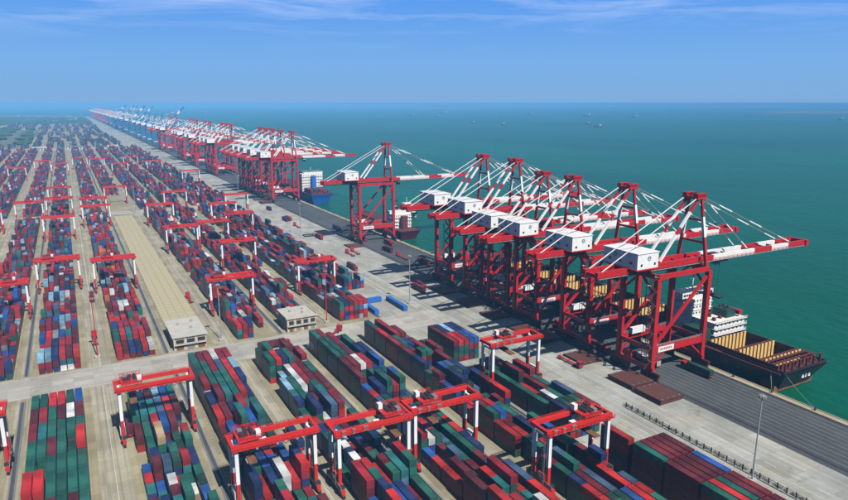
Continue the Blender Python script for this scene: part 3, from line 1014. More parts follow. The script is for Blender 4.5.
        mb = MB(); mb.tube((HX-0.5, -4.5, 16.5), (HX+1.0, -4.5, 16.5), 0.3, 8)
        # festoon loops below the girder
        mb = MB()
        for k in range(14):
            xx = -34 + k * 3.0
            pts = [(xx + 3.0*j/5, 5.0, GZ - 0.2 - 2.2*(1-(2*j/5-1)**2)) for j in range(6)]
            for p, q in zip(pts, pts[1:]): mb.beam(p, q, 0.16, 0.16)
        P('festoon_cable', mb, M['dark'])
    # trolley, cab, spreader
    mb = MB(); mb.box(1.0, 8.5, -4.6, 4.6, GZ-0.95, GZ-0.15); mb.box(2, 7.5, -2.6, 2.6, GZ-0.15, GZ+2.2)
    tr = P('trolley', mb, M['dark'])
    cb = MB(); cb.box(8.6, 11.4, 1.2, 3.8, GZ-4.2, GZ-1.4)
    P('operator_cab', cb, white, tr)
    cw = MB(); cw.box(11.41, 11.46, 1.4, 3.6, GZ-3.8, GZ-2.0); cw.box(8.9, 11.2, 1.14, 1.19, GZ-3.6, GZ-2.2)
    P('cab_window', cw, M['glass'], tr)
    mb = MB()
    for xx in (3.2, 6.4):
        for yy in (-2.2, 2.2): mb.beam((xx, yy, GZ-0.9), (xx, yy, GZ-17.2), 0.09, 0.09)
    P('hoist_rope', mb, M['dark'], tr)
    mb = MB(); mb.box(3.4, 6.2, -6.1, 6.1, GZ-18.2, GZ-17.6); mb.box(3.9, 5.7, -2.6, 2.6, GZ-17.6, GZ-16.6)
    P('spreader', mb, M['dark'])
    return root

crA = make_crane('quay_crane', 76.5, M['crane_red'], M['crane_white'])
crB = make_crane('quay_crane', 82.0, M['crane_red'], M['crane_white'])
GC = 'red and white ship-to-shore quay cranes'
near_cranes = [
    (193.5, 0, 'red and white quay crane standing above the open-hold stern of the black ship'),
    (233.0, 0, 'red and white quay crane, second in the big cluster beside the black ship'),
    (273.0, 0, 'red and white quay crane, third in the big cluster beside the black ship'),
    (299.0, 0, 'red and white quay crane, fourth in the big cluster beside the black ship'),
    (326.0, 1, 'taller red and white quay crane, fifth in the big cluster beside the black ship'),
    (362.0, 1, 'taller red and white quay crane, last in the big cluster beside the black ship'),
    (512.0, 1, 'lone red and white quay crane standing between two clusters of cranes'),
    (778.0, 1, 'red and white quay crane leading the cluster beside the blue ship'),
    (826.0, 1, 'red and white quay crane, second in the cluster beside the blue ship'),
    (862.0, 1, 'red and white quay crane, third in the cluster beside the blue ship'),
    (893.0, 1, 'red and white quay crane, fourth in the cluster beside the blue ship'),
    (924.0, 1, 'red and white quay crane, fifth in the cluster beside the blue ship'),
]
rv = random.Random(77)
used = [False, False]
for y, kind, lab in near_cranes:
    src = (crA, crB)[kind]
    if not used[kind]:
        o = src; used[kind] = True
    else:
        o = copy_tree(src)
    o.location = (CRX, y, 0)
    dx_ = rv.uniform(-6, 34)
    for ch in o.children:
        if ch.name.startswith(('trolley', 'spreader')): ch.location.x = dx_
    tag(o, lab, 'crane', GC)
crR = make_crane('quay_crane', 82.0, M['crane_red'], M['crane_white'], detail=False)
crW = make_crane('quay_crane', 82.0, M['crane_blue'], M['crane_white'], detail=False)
far_red = [1106, 1141, 1176, 1283, 1330, 1422, 1458, 1500, 1690, 1780, 1817]
for i, y in enumerate(far_red):
    o = crR if i == 0 else copy_tree(crR)
    o.location = (CRX, y, 0)
    tag(o, 'distant red quay crane, %s along the quay after the blue ship cluster' % ORD[i], 'crane', GC)
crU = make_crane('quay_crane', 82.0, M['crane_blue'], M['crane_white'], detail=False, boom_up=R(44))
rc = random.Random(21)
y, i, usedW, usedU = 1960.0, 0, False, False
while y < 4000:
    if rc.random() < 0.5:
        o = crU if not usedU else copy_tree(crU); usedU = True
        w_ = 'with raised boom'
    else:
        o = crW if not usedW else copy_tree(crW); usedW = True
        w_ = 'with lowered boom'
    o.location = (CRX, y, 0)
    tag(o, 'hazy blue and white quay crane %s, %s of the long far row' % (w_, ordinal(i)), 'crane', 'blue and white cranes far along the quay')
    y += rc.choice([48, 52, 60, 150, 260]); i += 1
y = 4150; i = 0
while y < 6300:
    o = copy_tree(crR)
    o.location = (CRX, y, 0)
    tag(o, 'tiny hazy red quay crane at the far end of the quay, %s of them' % ordinal(i), 'crane', 'red cranes at the far end of the quay')
    y += rc.uniform(90, 260); i += 1

# ------------------------------------------------------------------ yard gantry cranes
def make_gantry(detail=True):
    root = empty('yard_gantry'); KIDS[root.name] = []
    P = lambda n, mb, m, par=root: part(n, mb, m, par)
    HX, HY, TOP = 11.75, 3.5, 19.6
    for sx_ in (-1, 1):
        x = sx_ * HX
        sb = P('sill_beam', MB().box(x-0.6, x+0.6, -6.4, 6.4, 1.75, 2.75), M['gantry_red'])
        for sy_ in (-1, 1):
            y = sy_ * HY
            lo = P('lower_leg', MB().beam((x, y, 2.75), (x, y, 9.0), 1.0, 1.2), M['gantry_red'])
            P('leg', MB().beam((x, y, 9.0), (x, y, TOP), 1.05, 1.25), M['crane_white'])
            mb = MB(); mb.box(x-0.5, x+0.5, sy_*5.6-1.3, sy_*5.6+1.3, 1.0, 1.72)
            P('wheel_truck', mb, M['gantry_red'], sb)
            if detail:
                mb = MB()
                for k in (-0.85, 0.85):
                    mb.tube((x-0.4, sy_*5.6+k, 0.78), (x+0.4, sy_*5.6+k, 0.78), 0.76, 12)
                P('wheel', mb, M['rubber'], sb)
        P('portal_tie', MB().box(x-0.4, x+0.4, -HY+0.6, HY-0.6, TOP-1.6, TOP-0.6), M['crane_white'])
    for sy_ in (-1, 1):
        y = sy_ * HY
        P('main_girder', MB().box(-HX-1.4, HX+1.4, y-0.5, y+0.5, TOP+0.2, TOP+1.55), M['gantry_red'])
        if detail:
            P('walkway', MB().box(-HX-1.4, HX+1.4, y+sy_*0.65 if sy_ > 0 else y-1.6, y+1.6 if sy_ > 0 else y-0.65, TOP+0.25, TOP+0.33), M['gantry_red'])
            P('handrail', MB().rail((-HX-1.4, y+sy_*1.55, TOP+0.33), (HX+1.4, y+sy_*1.55, TOP+0.33), 1.15, 1.6, 0.07), M['gantry_red'])
    for x in (-HX-0.9, HX+0.9): P('end_tie', MB().box(x-0.5, x+0.5, -HY+0.51, HY-0.51, TOP+0.3, TOP+1.45), M['gantry_red'])
    if detail:
        tx = -7.5
        mb = MB(); mb.box(tx-3.4, tx+3.4, -HY-0.5, HY+0.5, TOP+2.25, TOP+2.7)
        tr = P('trolley', mb, M['gantry_red'])
        P('hoist_gearbox', MB().box(tx-2.6, tx-1.2, -2.6, -0.4, TOP+2.7, TOP+3.9), M['stairdark'], tr)
        P('hoist_gearbox', MB().box(tx-2.6, tx-1.2, 0.4, 2.6, TOP+2.7, TOP+3.7), M['steel'], tr)
        P('hoist_motor', MB().tube((tx-0.6, -2.2, TOP+3.2), (tx-0.6, 0.6, TOP+3.2), 0.5, 12), M['dark'], tr)
        P('sheave_frame', MB().box(tx-0.9, tx+0.3, 1.0, 3.0, TOP+2.7, TOP+3.4), M['stairdark'], tr)
        mb = MB(); mb.tube((tx+1.2, -2.0, TOP+3.3), (tx+1.2, 2.0, TOP+3.3), 0.6, 12)
        P('hoist_drum', mb, M['dark'], tr)
        P('motor_box', MB().box(tx+1.9, tx+3.3, -3.2, -1.4, TOP+2.7, TOP+4.4), M['crane_white'], tr)
        mb = MB(); mb.rail((tx-3.4, -HY-0.5, TOP+2.7), (tx+3.4, -HY-0.5, TOP+2.7), 1.1, 1.3, 0.06).rail((tx-3.4, HY+0.5, TOP+2.7), (tx+3.4, HY+0.5, TOP+2.7), 1.1, 1.3, 0.06)
        P('trolley_rail', mb, M['gantry_red'], tr)
        cb = P('operator_cab', MB().box(tx+3.6, tx+5.6, -1.2, 1.2, TOP-2.6, TOP-0.2), M['crane_white'])
        P('window', MB().box(tx+3.8, tx+5.4, -1.26, -1.205, TOP-2.3, TOP-1.0).box(tx+5.605, tx+5.66, -1.0, 1.0, TOP-2.3, TOP-1.0), M['glass'], cb)
        mb = MB()
        for xx in (tx-1.6, tx+1.6):
            for yy in (-1.0, 1.0): mb.beam((xx, yy, TOP+2.2), (xx, yy, TOP-3.4), 0.08, 0.08)
        P('hoist_rope', mb, M['dark'])
        P('spreader', MB().box(tx-1.2, tx+1.2, -6.0, 6.0, TOP-4.0, TOP-3.5).box(tx-0.9, tx+0.9, -1.6, 1.6, TOP-3.5, TOP-2.8), M['rust'])
        # engine room, ladder and diagonal on the legs
        P('power_room', MB().box(-HX-0.9, -HX+0.9, -2.2, 2.2, 2.8, 5.6), M['crane_white'])
        P('control_box', MB().box(HX-0.7, HX+0.7, -1.5, 1.5, 2.8, 5.0), M['gantry_red'])
        mb = MB()
        for sgn in (1,):
            x = HX + 0.9
            for dy in (-0.3, 0.3): mb.beam((x, HY-1.2+dy, 2.8), (x, HY-1.2+dy, TOP+0.4), 0.08, 0.08)
            for k in range(26): mb.beam((x, HY-1.5, 3.2+k*0.62), (x, HY-0.9, 3.2+k*0.62), 0.05, 0.05)
        P('ladder', mb, M['galv'])
        P('leg_brace', MB().beam((HX, -HY+0.5, 6.0), (HX, HY-0.5, TOP-2.0), 0.35, 0.35), M['steel'])
        P('side_brace', MB().beam((-HX, -HY+0.5, TOP-2.2), (-HX, HY-0.5, TOP-2.2), 0.4, 0.4), M['crane_white'])
    if detail:
        mb = MB()
        for k in range(12):
            xx = -10 + k*1.7
            pts = [(xx + 1.7*j/4, -HY-1.2, TOP + 0.1 - 0.9*(1-(2*j/4-1)**2)) for j in range(5)]
            for p, q in zip(pts, pts[1:]): mb.beam(p, q, 0.14, 0.14)
        P('festoon_cable', mb, M['dark'])
        for xx, w_ in ((2.5, 1.6), (6.5, 1.1), (9.6, 1.4)):
            P('electrical_cabinet', MB().box(xx, xx+w_, HY+0.7, HY+1.4, TOP+0.34, TOP+1.6), M['steel'])
        for sx_ in (-1, 1):
            mb = MB()
            for dy in (-0.25, 0.25): mb.beam((sx_*(HX-0.75), -HY+dy, 2.8), (sx_*(HX-0.75), -HY+dy, TOP), 0.09, 0.09)
            for k in range(24): mb.beam((sx_*(HX-0.75), -HY-0.25, 3.2+k*0.66), (sx_*(HX-0.75), -HY+0.25, 3.2+k*0.66), 0.06, 0.06)
            P('leg_ladder', mb, M['dark'])
            mb = MB(); mb.rail((sx_*(HX+0.62), -6.3, 2.75), (sx_*(HX+0.62), 6.3, 2.75), 1.1, 1.4, 0.06)
            P('sill_rail', mb, M['galv'])
            P('drive_motor', MB().box(sx_*HX-0.95, sx_*HX+0.95, 4.4, 5.6, 2.76, 3.6), M['dark'])
            P('drive_motor', MB().box(sx_*HX-0.95, sx_*HX+0.95, -5.6, -4.4, 2.76, 3.6), M['dark'])
        mb = MB(); mb.tube((HX+0.7, 0, 4.2), (HX+1.3, 0, 4.2), 1.5, 16)
        P('cable_drum', mb, M['dark'])
        for xx in (-6, 0, 6):
            P('work_light', MB().box(xx-0.3, xx+0.3, -HY-1.75, -HY-1.56, TOP-0.25, TOP+0.2), M['galv'])
    return root
gN = make_gantry(True)
gF = make_gantry(False)
GG = 'red and white rubber-tyred yard gantries'
gant = [('B', 236.5, 0, 'yard gantry with red beam across the block right of the mostly green one'),
        ('C', 178.0, 0, 'yard gantry with white legs in front row, farthest left of the three overlapping ones'),
        ('D', 172.0, 1, 'yard gantry with white legs, middle one of three overlapping front gantries'),
        ('E', 174.0, 1, 'yard gantry with white legs, seaward one of three overlapping front gantries'),
        ('F', 142.0, 1, 'yard gantry with white legs beside the single tall maroon container file, nearest the railings'),
        ('G', 210.0, 1, 'yard gantry with white legs beside the apron, in front of the crane cluster'),
        ('Z', 236.0, 0, 'yard gantry cut by the left frame edge beside the mostly green block'),
        ('Z', 412.0, 0, 'yard gantry at the left frame edge beyond the crossroad'),
        ('A', 465.0, 0, 'yard gantry over the block with pale blue containers, left of its twin'),
        ('B', 450.0, 0, 'yard gantry beyond the crossroad beside the vacant pad, right of its twin'),
        ('D', 368.0, 0, 'yard gantry just behind the flat-roofed hut and grey lamp mast'),
        ('E', 468.0, 0, 'yard gantry in the middle block behind the two crossroad huts'),
        ('F', 384.0, 0, 'yard gantry behind the blue steel frame and red lamp mast'),
        ('D', 545.0, 0, 'yard gantry at the far end of the vacant pad, landward of a pair'),
        ('E', 557.0, 1, 'yard gantry at the far end of the vacant pad, seaward of a pair'),
        ('F', 590.0, 0, 'yard gantry over the seaward rows level with the lone quay crane'),
        ('B', 757.0, 0, 'yard gantry at the second crossroad behind the slender tan lane'),
        ('Z', 756.0, 0, 'yard gantry at the second crossroad by the left frame edge'),
        ('A', 775.0, 0, 'yard gantry on the second crossroad, nearer of two in line'),
        ('A', 876.0, 0, 'yard gantry behind the second crossroad, farther of two in line')]
for i, (blk, y, flip, lab) in enumerate(gant):
    o = gN if i == 0 else copy_tree(gN)
    a, b = LEGS[blk]
    o.location = ((a + b) / 2, y, 0)
    o.rotation_euler = (0, 0, math.pi if flip else 0)
    dx_ = 0.0 if i in (0, 1) else rv.uniform(0.0, 13.5)
    for ch in o.children:
        if ch.name.startswith(('trolley', 'spreader', 'operator_cab', 'hoist_rope')): ch.location.x = dx_
    tag(o, lab, 'gantry crane', GG)
rg = random.Random(3)
first = True
for blk in ('Y', 'Z', 'A', 'B', 'C', 'D', 'E', 'F', 'G'):
    ys = [y for b, y, *_ in gant if b == blk]
    y = 640 + rg.uniform(0, 250); gi = 0
    while y < 1450:
        if all(abs(y - q) > 40 for q in ys):
            o = gF if first else copy_tree(gF); first = False
            a, b = LEGS[blk]
            o.location = ((a + b) / 2, y, 0)
            gi += 1
            tag(o, 'distant red yard gantry, %s along the %s far container row counted from the sea' % (ORD[gi-1], ORD['GFEDCBAZY'.index(blk)]), 'gantry crane', 'far yard gantries')
        y += rg.uniform(280, 640)

# ------------------------------------------------------------------ ships
def hull_mesh(L, B, zk, zd, sheer=3.0, stern_rake=6.0, n=28):
    """hull running from the stern at y=0 to the bow at y=L, x centred"""
    rings = []
    for i in range(n + 1):
        t = i / n
        y = t * L
        wd = 1.0
        if t < 0.06: wd = 0.93 + 0.07 * t / 0.06
        if t > 0.8: wd = max(0.02, (1 - ((t - 0.8) / 0.2) ** 2.2))
        wl_ = wd
        if t < 0.14: wl_ = wd * (0.62 + 0.38 * (t / 0.14) ** 0.7)
        if t > 0.74: wl_ = max(0.01, 1 - ((t - 0.74) / 0.26) ** 1.5) * 0.99
        zt = zd + sheer * max(0, (t - 0.82) / 0.18) ** 1.6
        yl = y + (stern_rake * (1 - t / 0.06) if t < 0.06 else 0)
        yl = min(yl, L - 7) if t > 0.9 else yl
        rings.append(((B/2*wd, y, zt), (B/2*wl_, yl, zk), (B/2*(wd*0.5+wl_*0.5)*1.0, (y+yl)/2, zk*0.45+zt*0.55)))
    mb = MB()
    vs, fs = [], []
    for (tx, ty, tz), (bx, by, bz), (mx_, my, mz) in rings:
        vs += [(-tx, ty, tz), (-max(mx_, (tx + bx) / 2), my, mz), (-bx, by, bz), (bx, by, bz), (max(mx_, (tx + bx) / 2), my, mz), (tx, ty, tz)]
    for i in range(n):
        a, b = i * 6, (i + 1) * 6
        for k in range(5):
            fs.append((a + k, a + k + 1, b + k + 1, b + k))
    fs.append((0, 5, 4, 3, 2, 1))
    mb.add(vs, fs)
    return mb

ship = empty('container_ship', (266.6, 149.0, 0))
KIDS[ship.name] = []
SL, SB, DZ = 268.0, 32.0, 6.6
hm = part('hull', hull_mesh(SL, SB, -4.6, DZ), M['hull'], ship)
# deck as margins round the open holds
def deck_box(x0, x1, y0, y1, z0=DZ - 0.35, z1=DZ): return (x0, x1, y0, y1, z0, z1)
HOLDS = [(5.0, 11.5), (13.5, 24.0), (26.2, 38.6)] + [(76 + k * 14.5, 88.2 + k * 14.5) for k in range(10)]
HW = 13.2
mb = MB()
mb.box(-15.6, -HW, 2, 214, DZ-0.4, DZ+0.02); mb.box(HW, 15.6, 2, 214, DZ-0.4, DZ+0.02)
ycur = 2.0
for y0, y1 in HOLDS + [(214, 215)]:
    if y0 > ycur: mb.box(-HW, HW, ycur, y0, DZ-0.4, DZ+0.02)
    ycur = y1
part('deck', mb, M['ship_deck'], ship)
mb = MB(); mb.prism([(-15.3, 214), (15.3, 214), (14.2, 228), (10.5, 245), (4, 260), (0, 266), (-4, 260), (-10.5, 245), (-14.2, 228)], DZ - 0.3, DZ + 0.6)
part('forecastle', mb, M['ship_deck'], ship)
for hi, (y0, y1) in enumerate(HOLDS):
    mb = MB()
    mb.box(-HW-0.5, -HW, y0, y1, DZ, DZ+2.4); mb.box(HW, HW+0.5, y0, y1, DZ, DZ+2.4)
    mb.box(-HW-0.5, HW+0.5, y1, y1+0.8, DZ, DZ+2.4); mb.box(-HW-0.5, HW+0.5, y0-0.8, y0, DZ, DZ+2.4)
    co = part('hatch_coaming', mb, M['ship_deck'], ship)
    if hi == 0:                                   # hatch beams over the aftermost hold
        for k in range(2):
            yy = y0 + 0.8 + k * 3.0
            part('cross_beam', MB().box(-HW-1.0, HW+1.0, yy, yy+0.5, DZ+2.42, DZ+3.2), M['ship_deck'], ship)
    mb = MB()
    mb.box(-HW, HW, y0, y1, -3.4, -3.2)
    mb.box(-HW-0.3, -HW, y0, y1, -3.2, DZ); mb.box(HW, HW+0.3, y0, y1, -3.2, DZ)
    part('hold', mb, M['rust'], ship)
    bh = part('bulkhead', MB().box(-HW, HW, y1-0.35, y1, -3.2, DZ+2.0), M['rust'], ship)
    for k in range(10):
        xx = -HW + 0.75 + k * 2.6
        part('cell_guide', MB().box(xx, xx+1.55, y1-0.72, y1-0.36, -1.0, DZ+2.9), M['guide'], bh)
    part('bulkhead', MB().box(-HW, HW, y0, y0+0.35, -3.2, DZ+1.0), M['rust'], ship)
# some cargo left on deck forward
for i, (yy, n) in enumerate(((206, 8),)):
    for k in range(n):
        o = link('shipping_container', MESH40, None, None, (266.6 - 12.6 + k * 3.1, 149 + yy, DZ + 0.65))
        c = random.choice(['maroon', 'navy', 'green', 'crimson'])
        o.color = (*wob(PAL[c]), 1)
        tag(o, '%s container on the forward deck of the black ship, %s across' % (c, ORD[k]), 'container', 'containers on the black ship')
# bulwark and posts at the stern
mb = MB(); mb.box(-14.6, 14.6, 0.5, 0.8, DZ, DZ+1.2); mb.box(-14.9, -14.6, 0.5, 30, DZ, DZ+1.1); mb.box(14.6, 14.9, 0.5, 30, DZ, DZ+1.1)
part('bulwark', mb, M['hull'], ship)
for xx in (-12, -7, -2, 3, 8, 12.5):
    part('lashing_post', MB().box(xx, xx+0.7, 2.0, 2.7, DZ+0.02, DZ+3.6).box(xx-0.5, xx+1.2, 2.0, 3.2, DZ+3.6, DZ+3.9), M['ship_deck'], ship)
mb = MB()
for k, w in enumerate((1.6, 1.0, 1.5)):
    mb.beam((-3.2 + k*2.2, -0.04, 3.6), (-3.2 + k*2.2 + w, -0.04, 3.6), 0.06, 0.8)
    mb.beam((-3.0 + k*2.2, -0.0, 4.4), (-3.0 + k*2.2 + 1.2, -0.0, 4.4), 0.06, 0.25)
part('stern_lettering', mb, M['ship_white'], ship)
# accommodation: stepped white decks, tower, bridge
def windows(mb, x0, x1, y, z, n, w=0.9, h=0.8):
    for k in range(n):
        xx = x0 + (x1 - x0) * (k + 0.5) / n
        mb.box(xx-w/2, xx+w/2, y-0.07, y-0.005, z, z+h)
def each_window(x0, x1, y, z, n, par, w=0.9, h=0.8):
    for k in range(n):
        xx = x0 + (x1 - x0) * (k + 0.5) / n
        part('window', MB().box(xx-w/2, xx+w/2, y-0.07, y-0.005, z, z+h), M['glass'], par)
part('green_block', MB().box(-14.6, -7.3, 42, 52.8, DZ+0.02, DZ+6.5), M['green_ship'], ship)  # plain dark green block filling the gap beside the white decks
sp = part('superstructure', MB().box(-7.2, 14.6, 41, 53, DZ+0.02, DZ+9.0), M['ship_white'], ship)
mb = MB()
for k in range(1, 4):
    mb.box(-7.6, 15.0, 39.8, 53.2, DZ+k*3.0-0.12, DZ+k*3.0+0.12)
    mb.rail((-7.6, 39.9, DZ+k*3+0.12), (15, 39.9, DZ+k*3+0.12), 1.0, 2.0, 0.05)
part('deck_edge', mb, M['ship_white'], sp)
for k in range(3):
    each_window(-6.4, 13.8, 41, DZ+1.1+k*3.0, 7, sp)
tw = part('accommodation_tower', MB().box(-8.5, 5.5, 53.4, 64, DZ+0.02, DZ+17.6), M['ship_white'], ship)
mb = MB()
for k in range(3, 6):
    mb.box(-9.1, 6.1, 53.0, 65, DZ+k*3.0-0.1, DZ+k*3.0+0.1)
part('deck_edge', mb, M['ship_white'], tw)
for k in range(3, 6):
    each_window(-8.0, 5.0, 53.4, DZ+1.1+k*3.0, 6, tw)
mb = MB(); mb.box(-12.5, 9.5, 56, 63, DZ+17.7, DZ+20.3)
br_ = part('bridge', mb, M['ship_white'], ship)
each_window(-12, 9, 56, DZ+18.6, 12, br_, 1.4, 1.0)
part('radar_mast', MB().tube((-1, 60, DZ+20.3), (-1, 60, DZ+29), 0.35, 8).box(-3.5, 1.5, 59.8, 60.2, DZ+26, DZ+26.4).box(-2.6, 0.6, 59.6, 60.4, DZ+28.2, DZ+28.6), M['ship_white'], ship)
mb = MB(); mb.prism([(4.5, 43.5), (10.5, 43.5), (11, 45), (11, 50), (10.5, 51.5), (4.5, 51.5), (4, 50), (4, 45)], DZ+9.0, DZ+13.0)
fu = part('funnel', mb, M['green_ship'], ship)
for xx, yy, h_ in ((-4, 44, 1.6), (-1, 49, 2.2), (1.6, 45, 1.4), (12.2, 52, 1.5)):
    part('deck_ventilator', MB().box(xx-0.7, xx+0.7, yy-0.7, yy+0.7, DZ+9.0, DZ+9.0+h_), M['hull_maroon'], ship)
for xx, yy in ((6, 46), (8, 46), (6, 49), (8.6, 49)): part('exhaust_pipe', MB().tube((xx, yy, DZ+13.0), (xx, yy, DZ+14.4), 0.45, 8), M['dark'], fu)
lb = part('lifeboat', MB().beam((12.6, 42, DZ+11.2), (12.6, 50, DZ+11.2), 2.4, 2.0), M['crane_red'], ship)
tag(ship, 'large black container ship with open yellow cell-guide holds and white superstructure at the quay', 'ship', 'ships moored along the quay')

def small_ship(name, x, y, L, B, dz, hull, house_y, cargo, label, house_z=16, rz=0.0, group='ships moored along the quay', house_m='ship_white', floors=4):
    r = empty(name, (x, y, 0), rz); KIDS[r.name] = []
    part('hull', hull_mesh(L, B, -4.6, dz, n=16), hull, r)
    w = B/2 - 0.6
    pts = [(-w*0.9, 1), (w*0.9, 1), (w, L*0.1), (w, L*0.8), (w*0.72, L*0.9), (0, L*0.985), (-w*0.72, L*0.9), (-w, L*0.8), (-w, L*0.1)]
    part('deck', MB().prism(pts, dz - 0.3, dz + 0.05), M['ship_deck'], r)
    hs = part('superstructure', MB().box(-w+1, w-1, house_y, house_y+12, dz+0.06, dz+house_z), M[house_m], r)
    mb = MB()
    for k in range(1, floors):
        z = dz + house_z * k / floors
        mb.box(-w+0.4, w-0.4, house_y-0.8, house_y+12.6, z-0.12, z+0.12)
    part('deck_edge', mb, M[house_m], hs)
    wm = MB()
    for k in range(floors): windows(wm, -w+1.5, w-1.5, house_y, dz + house_z*(k+0.35)/floors, 8)
    part('window', wm, M['glass'], hs)
    part('bridge', MB().box(-B/2, B/2, house_y+3, house_y+10, dz+house_z, dz+house_z+2.8), M[house_m], hs)
    part('funnel', MB().box(-2.5, 2.5, house_y-7, house_y-2, dz+0.06, dz+house_z*0.9), hull, r)
    part('mast', MB().tube((0, house_y+6, dz+house_z+2.8), (0, house_y+6, dz+house_z+9), 0.3, 6), M['ship_white'], r)
    hc = MB()
    yy = house_y + 18
    while yy < L * 0.82:
        hc.box(-w+2.5, w-2.5, yy, yy+11.5, dz, dz+2.2); yy += 13
    part('hatch_cover', hc, M['ship_deck'] if not cargo else hull, r)
    return tag(r, label, 'ship', group)
sh2 = small_ship('cargo_ship', 263.5, 508.0, 118, 22, 5.0, M['hull_maroon'], 18, False, 'maroon cargo ship with white house moored beside the lone quay crane', 13)
sh3 = small_ship('cargo_ship', 268.0, 752.0, 190, 30, 8.5, M['hull_blue'], 34, False, 'bright blue cargo ship with tall white superstructure moored beyond the maroon ship', 22, floors=6)
for k in range(8):
    for yy, t in ((756, 2), (770, 2)):
        for q in range(t):
            o = link('shipping_container', MESH40, None, None, (268 - 12.2 + k * 3.05, yy, 8.6 + q * 2.6))
            c = random.choice(['maroon', 'navy', 'green', 'slate blue', 'crimson'])
            o.color = (*wob(PAL[c]), 1)
            tag(o, '%s container on the blue ship, %s across, %s tier, %s row' % (c, ORD[k], ORD[q], 'stern' if yy == 756 else 'inner'), 'container', 'containers on the blue ship')
bt = small_ship('workboat', 322.0, 612.0, 38, 9, 2.0, M['ship_white'], 9, False, 'small white and teal workboat under way beyond the lone quay crane', 6, 0.15, None, floors=2)

def sea_vessel(x, y, L, rz, label):
    L *= 0.7
    r = small_ship('far_ship', x, y, L, L * 0.16, L * 0.035, M['hull'], L * 0.08, False, label, L * 0.1, rz, 'ships anchored far out at sea', floors=3)
    return r
sea = [(2442, 2561, 70, 1.3, 'small ship out at sea, largest and lowest of the far vessels'), (2731, 2964, 50, 1.5, 'small boat just behind the largest far vessel at sea'),
       (4272, 5487, 110, 1.4, 'far ship with crane masts near the horizon, middle of the bay'), (4192, 7099, 150, 1.5, 'long dark ship near the horizon above the crane cluster'),
       (4469, 4258, 120, 1.6, 'far ship with white house, seaward end of the group near the horizon'), (4420, 4802, 150, 1.57, 'long low barge near the horizon left of the white-housed ship'),
       (4998, 2784, 120, 1.7, 'far ship at the right frame edge under the hills'), (2242, 3455, 40, 1.4, 'tiny boat at sea above the lone crane gap'),
       (2186, 3057, 45, 1.6, 'dark tiny boat at sea, alone in mid bay'), (3000, 5200, 50, 1.3, 'tiny boat at sea near the pale ship on the left'),
       (3100, 5900, 90, 1.2, 'pale ship farthest left on the bay near the horizon'), (3900, 5600, 50, 1.5, 'faint small boat beside the far ship with crane masts')]
for a in sea: sea_vessel(*a)

# ------------------------------------------------------------------ buildings at the cross road
def hut(x0, x1, y0, y1, h, label, bays, parapet):
    r = empty('utility_building', ((x0+x1)/2, (y0+y1)/2, 0)); KIDS[r.name] = []
    hx, hy = (x1-x0)/2, (y1-y0)/2
    wl_ = part('wall', MB().box(-hx, hx, -hy, hy, 0, h), M['cream'], r)
    rf = part('roof', MB().box(-hx-0.8, hx+0.8, -hy-0.8, hy+0.8, h, h+0.45), M['roofgrey'], r)
    if parapet:
        for a in ((-hx-0.8, hx+0.8, -hy-0.8, -hy-0.5), (-hx-0.8, hx+0.8, hy+0.5, hy+0.8), (-hx-0.8, -hx-0.5, -hy-0.5, hy+0.5), (hx+0.5, hx+0.8, -hy-0.5, hy+0.5)):
            part('parapet', MB().box(*a, h+0.45, h+1.0), M['cream'], rf)
    bw = 2*hx / bays
    for k in range(bays):
        xa = -hx + k*bw
        part('pilaster', MB().box(xa-0.25, xa+0.25, -hy-0.35, -hy-0.004, 0, h), M['cream'], wl_)
        wd = part('window', MB().box(xa+0.9, xa+bw-0.5, -hy-0.06, -hy-0.004, h*0.52, h*0.82), M['glass'], wl_)
        part('door' if k % 2 else 'shutter', MB().box(xa+1.0, xa+bw-0.7, -hy-0.09, -hy-0.005, 0.05, h*0.42), M['steel'] if k % 2 else M['rust'], wl_)
        part('sill', MB().box(xa+0.7, xa+bw-0.3, -hy-0.3, -hy-0.003, h*0.47, h*0.51), M['cream'], wl_)
    part('canopy', MB().box(-hx, hx, -hy-1.4, -hy-0.36, h*0.44, h*0.46), M['roofgrey'], wl_)
    for k in range(3):
        part('window', MB().box(-hx-0.06, -hx-0.004, -hy+1.5+k*hy*0.66, -hy+3.2+k*hy*0.66, h*0.5, h*0.8), M['glass'], wl_)
    for (ax, ay) in ((-hx*0.4, hy*0.3), (hx*0.3, -hy*0.2), (hx*0.55, hy*0.5)):
        part('roof_unit', MB().box(ax-0.6, ax+0.6, ay-0.5, ay+0.5, h+0.45, h+1.3), M['galv'], rf)
    return tag(r, label, 'building')
hut(35.6, 50.6, 317, 345, 6.5, 'low cream building with flat pale roof at the crossroad beside the vacant pad', 3, False)
hut(91.5, 107.0, 316.8, 333, 7.0, 'small cream building with roof parapet at the crossroad between container blocks', 4, True)

# ------------------------------------------------------------------ masts, blue frame, hatch covers, trucks, railings, quay fittings
def make_mast(m_pole, name, h=30.0):
    r = empty(name); KIDS[r.name] = []
    part('base', MB().prism([(math.cos(k*math.pi/4)*1.5, math.sin(k*math.pi/4)*1.5) for k in range(8)], 0, 0.9), M['roofgrey'], r)
    part('pole', MB().tube((0, 0, 0.9), (0, 0, h), 0.30, 10, 0.16), m_pole, r)
    hd = part('head_ring', MB().tube((0, 0, h-0.7), (0, 0, h-0.5), 0.85, 12), m_pole, r)
    for k in range(8):
        t = k*math.pi/4
        part('floodlight', MB().box(math.cos(t)*0.95-0.22, math.cos(t)*0.95+0.22, math.sin(t)*0.95-0.22, math.sin(t)*0.95+0.22, h-1.2, h-0.72), M['galv'], hd)
    return r
mG = make_mast(M['galv'], 'lamp_mast'); mR = make_mast(M['crane_red'], 'lamp_mast')
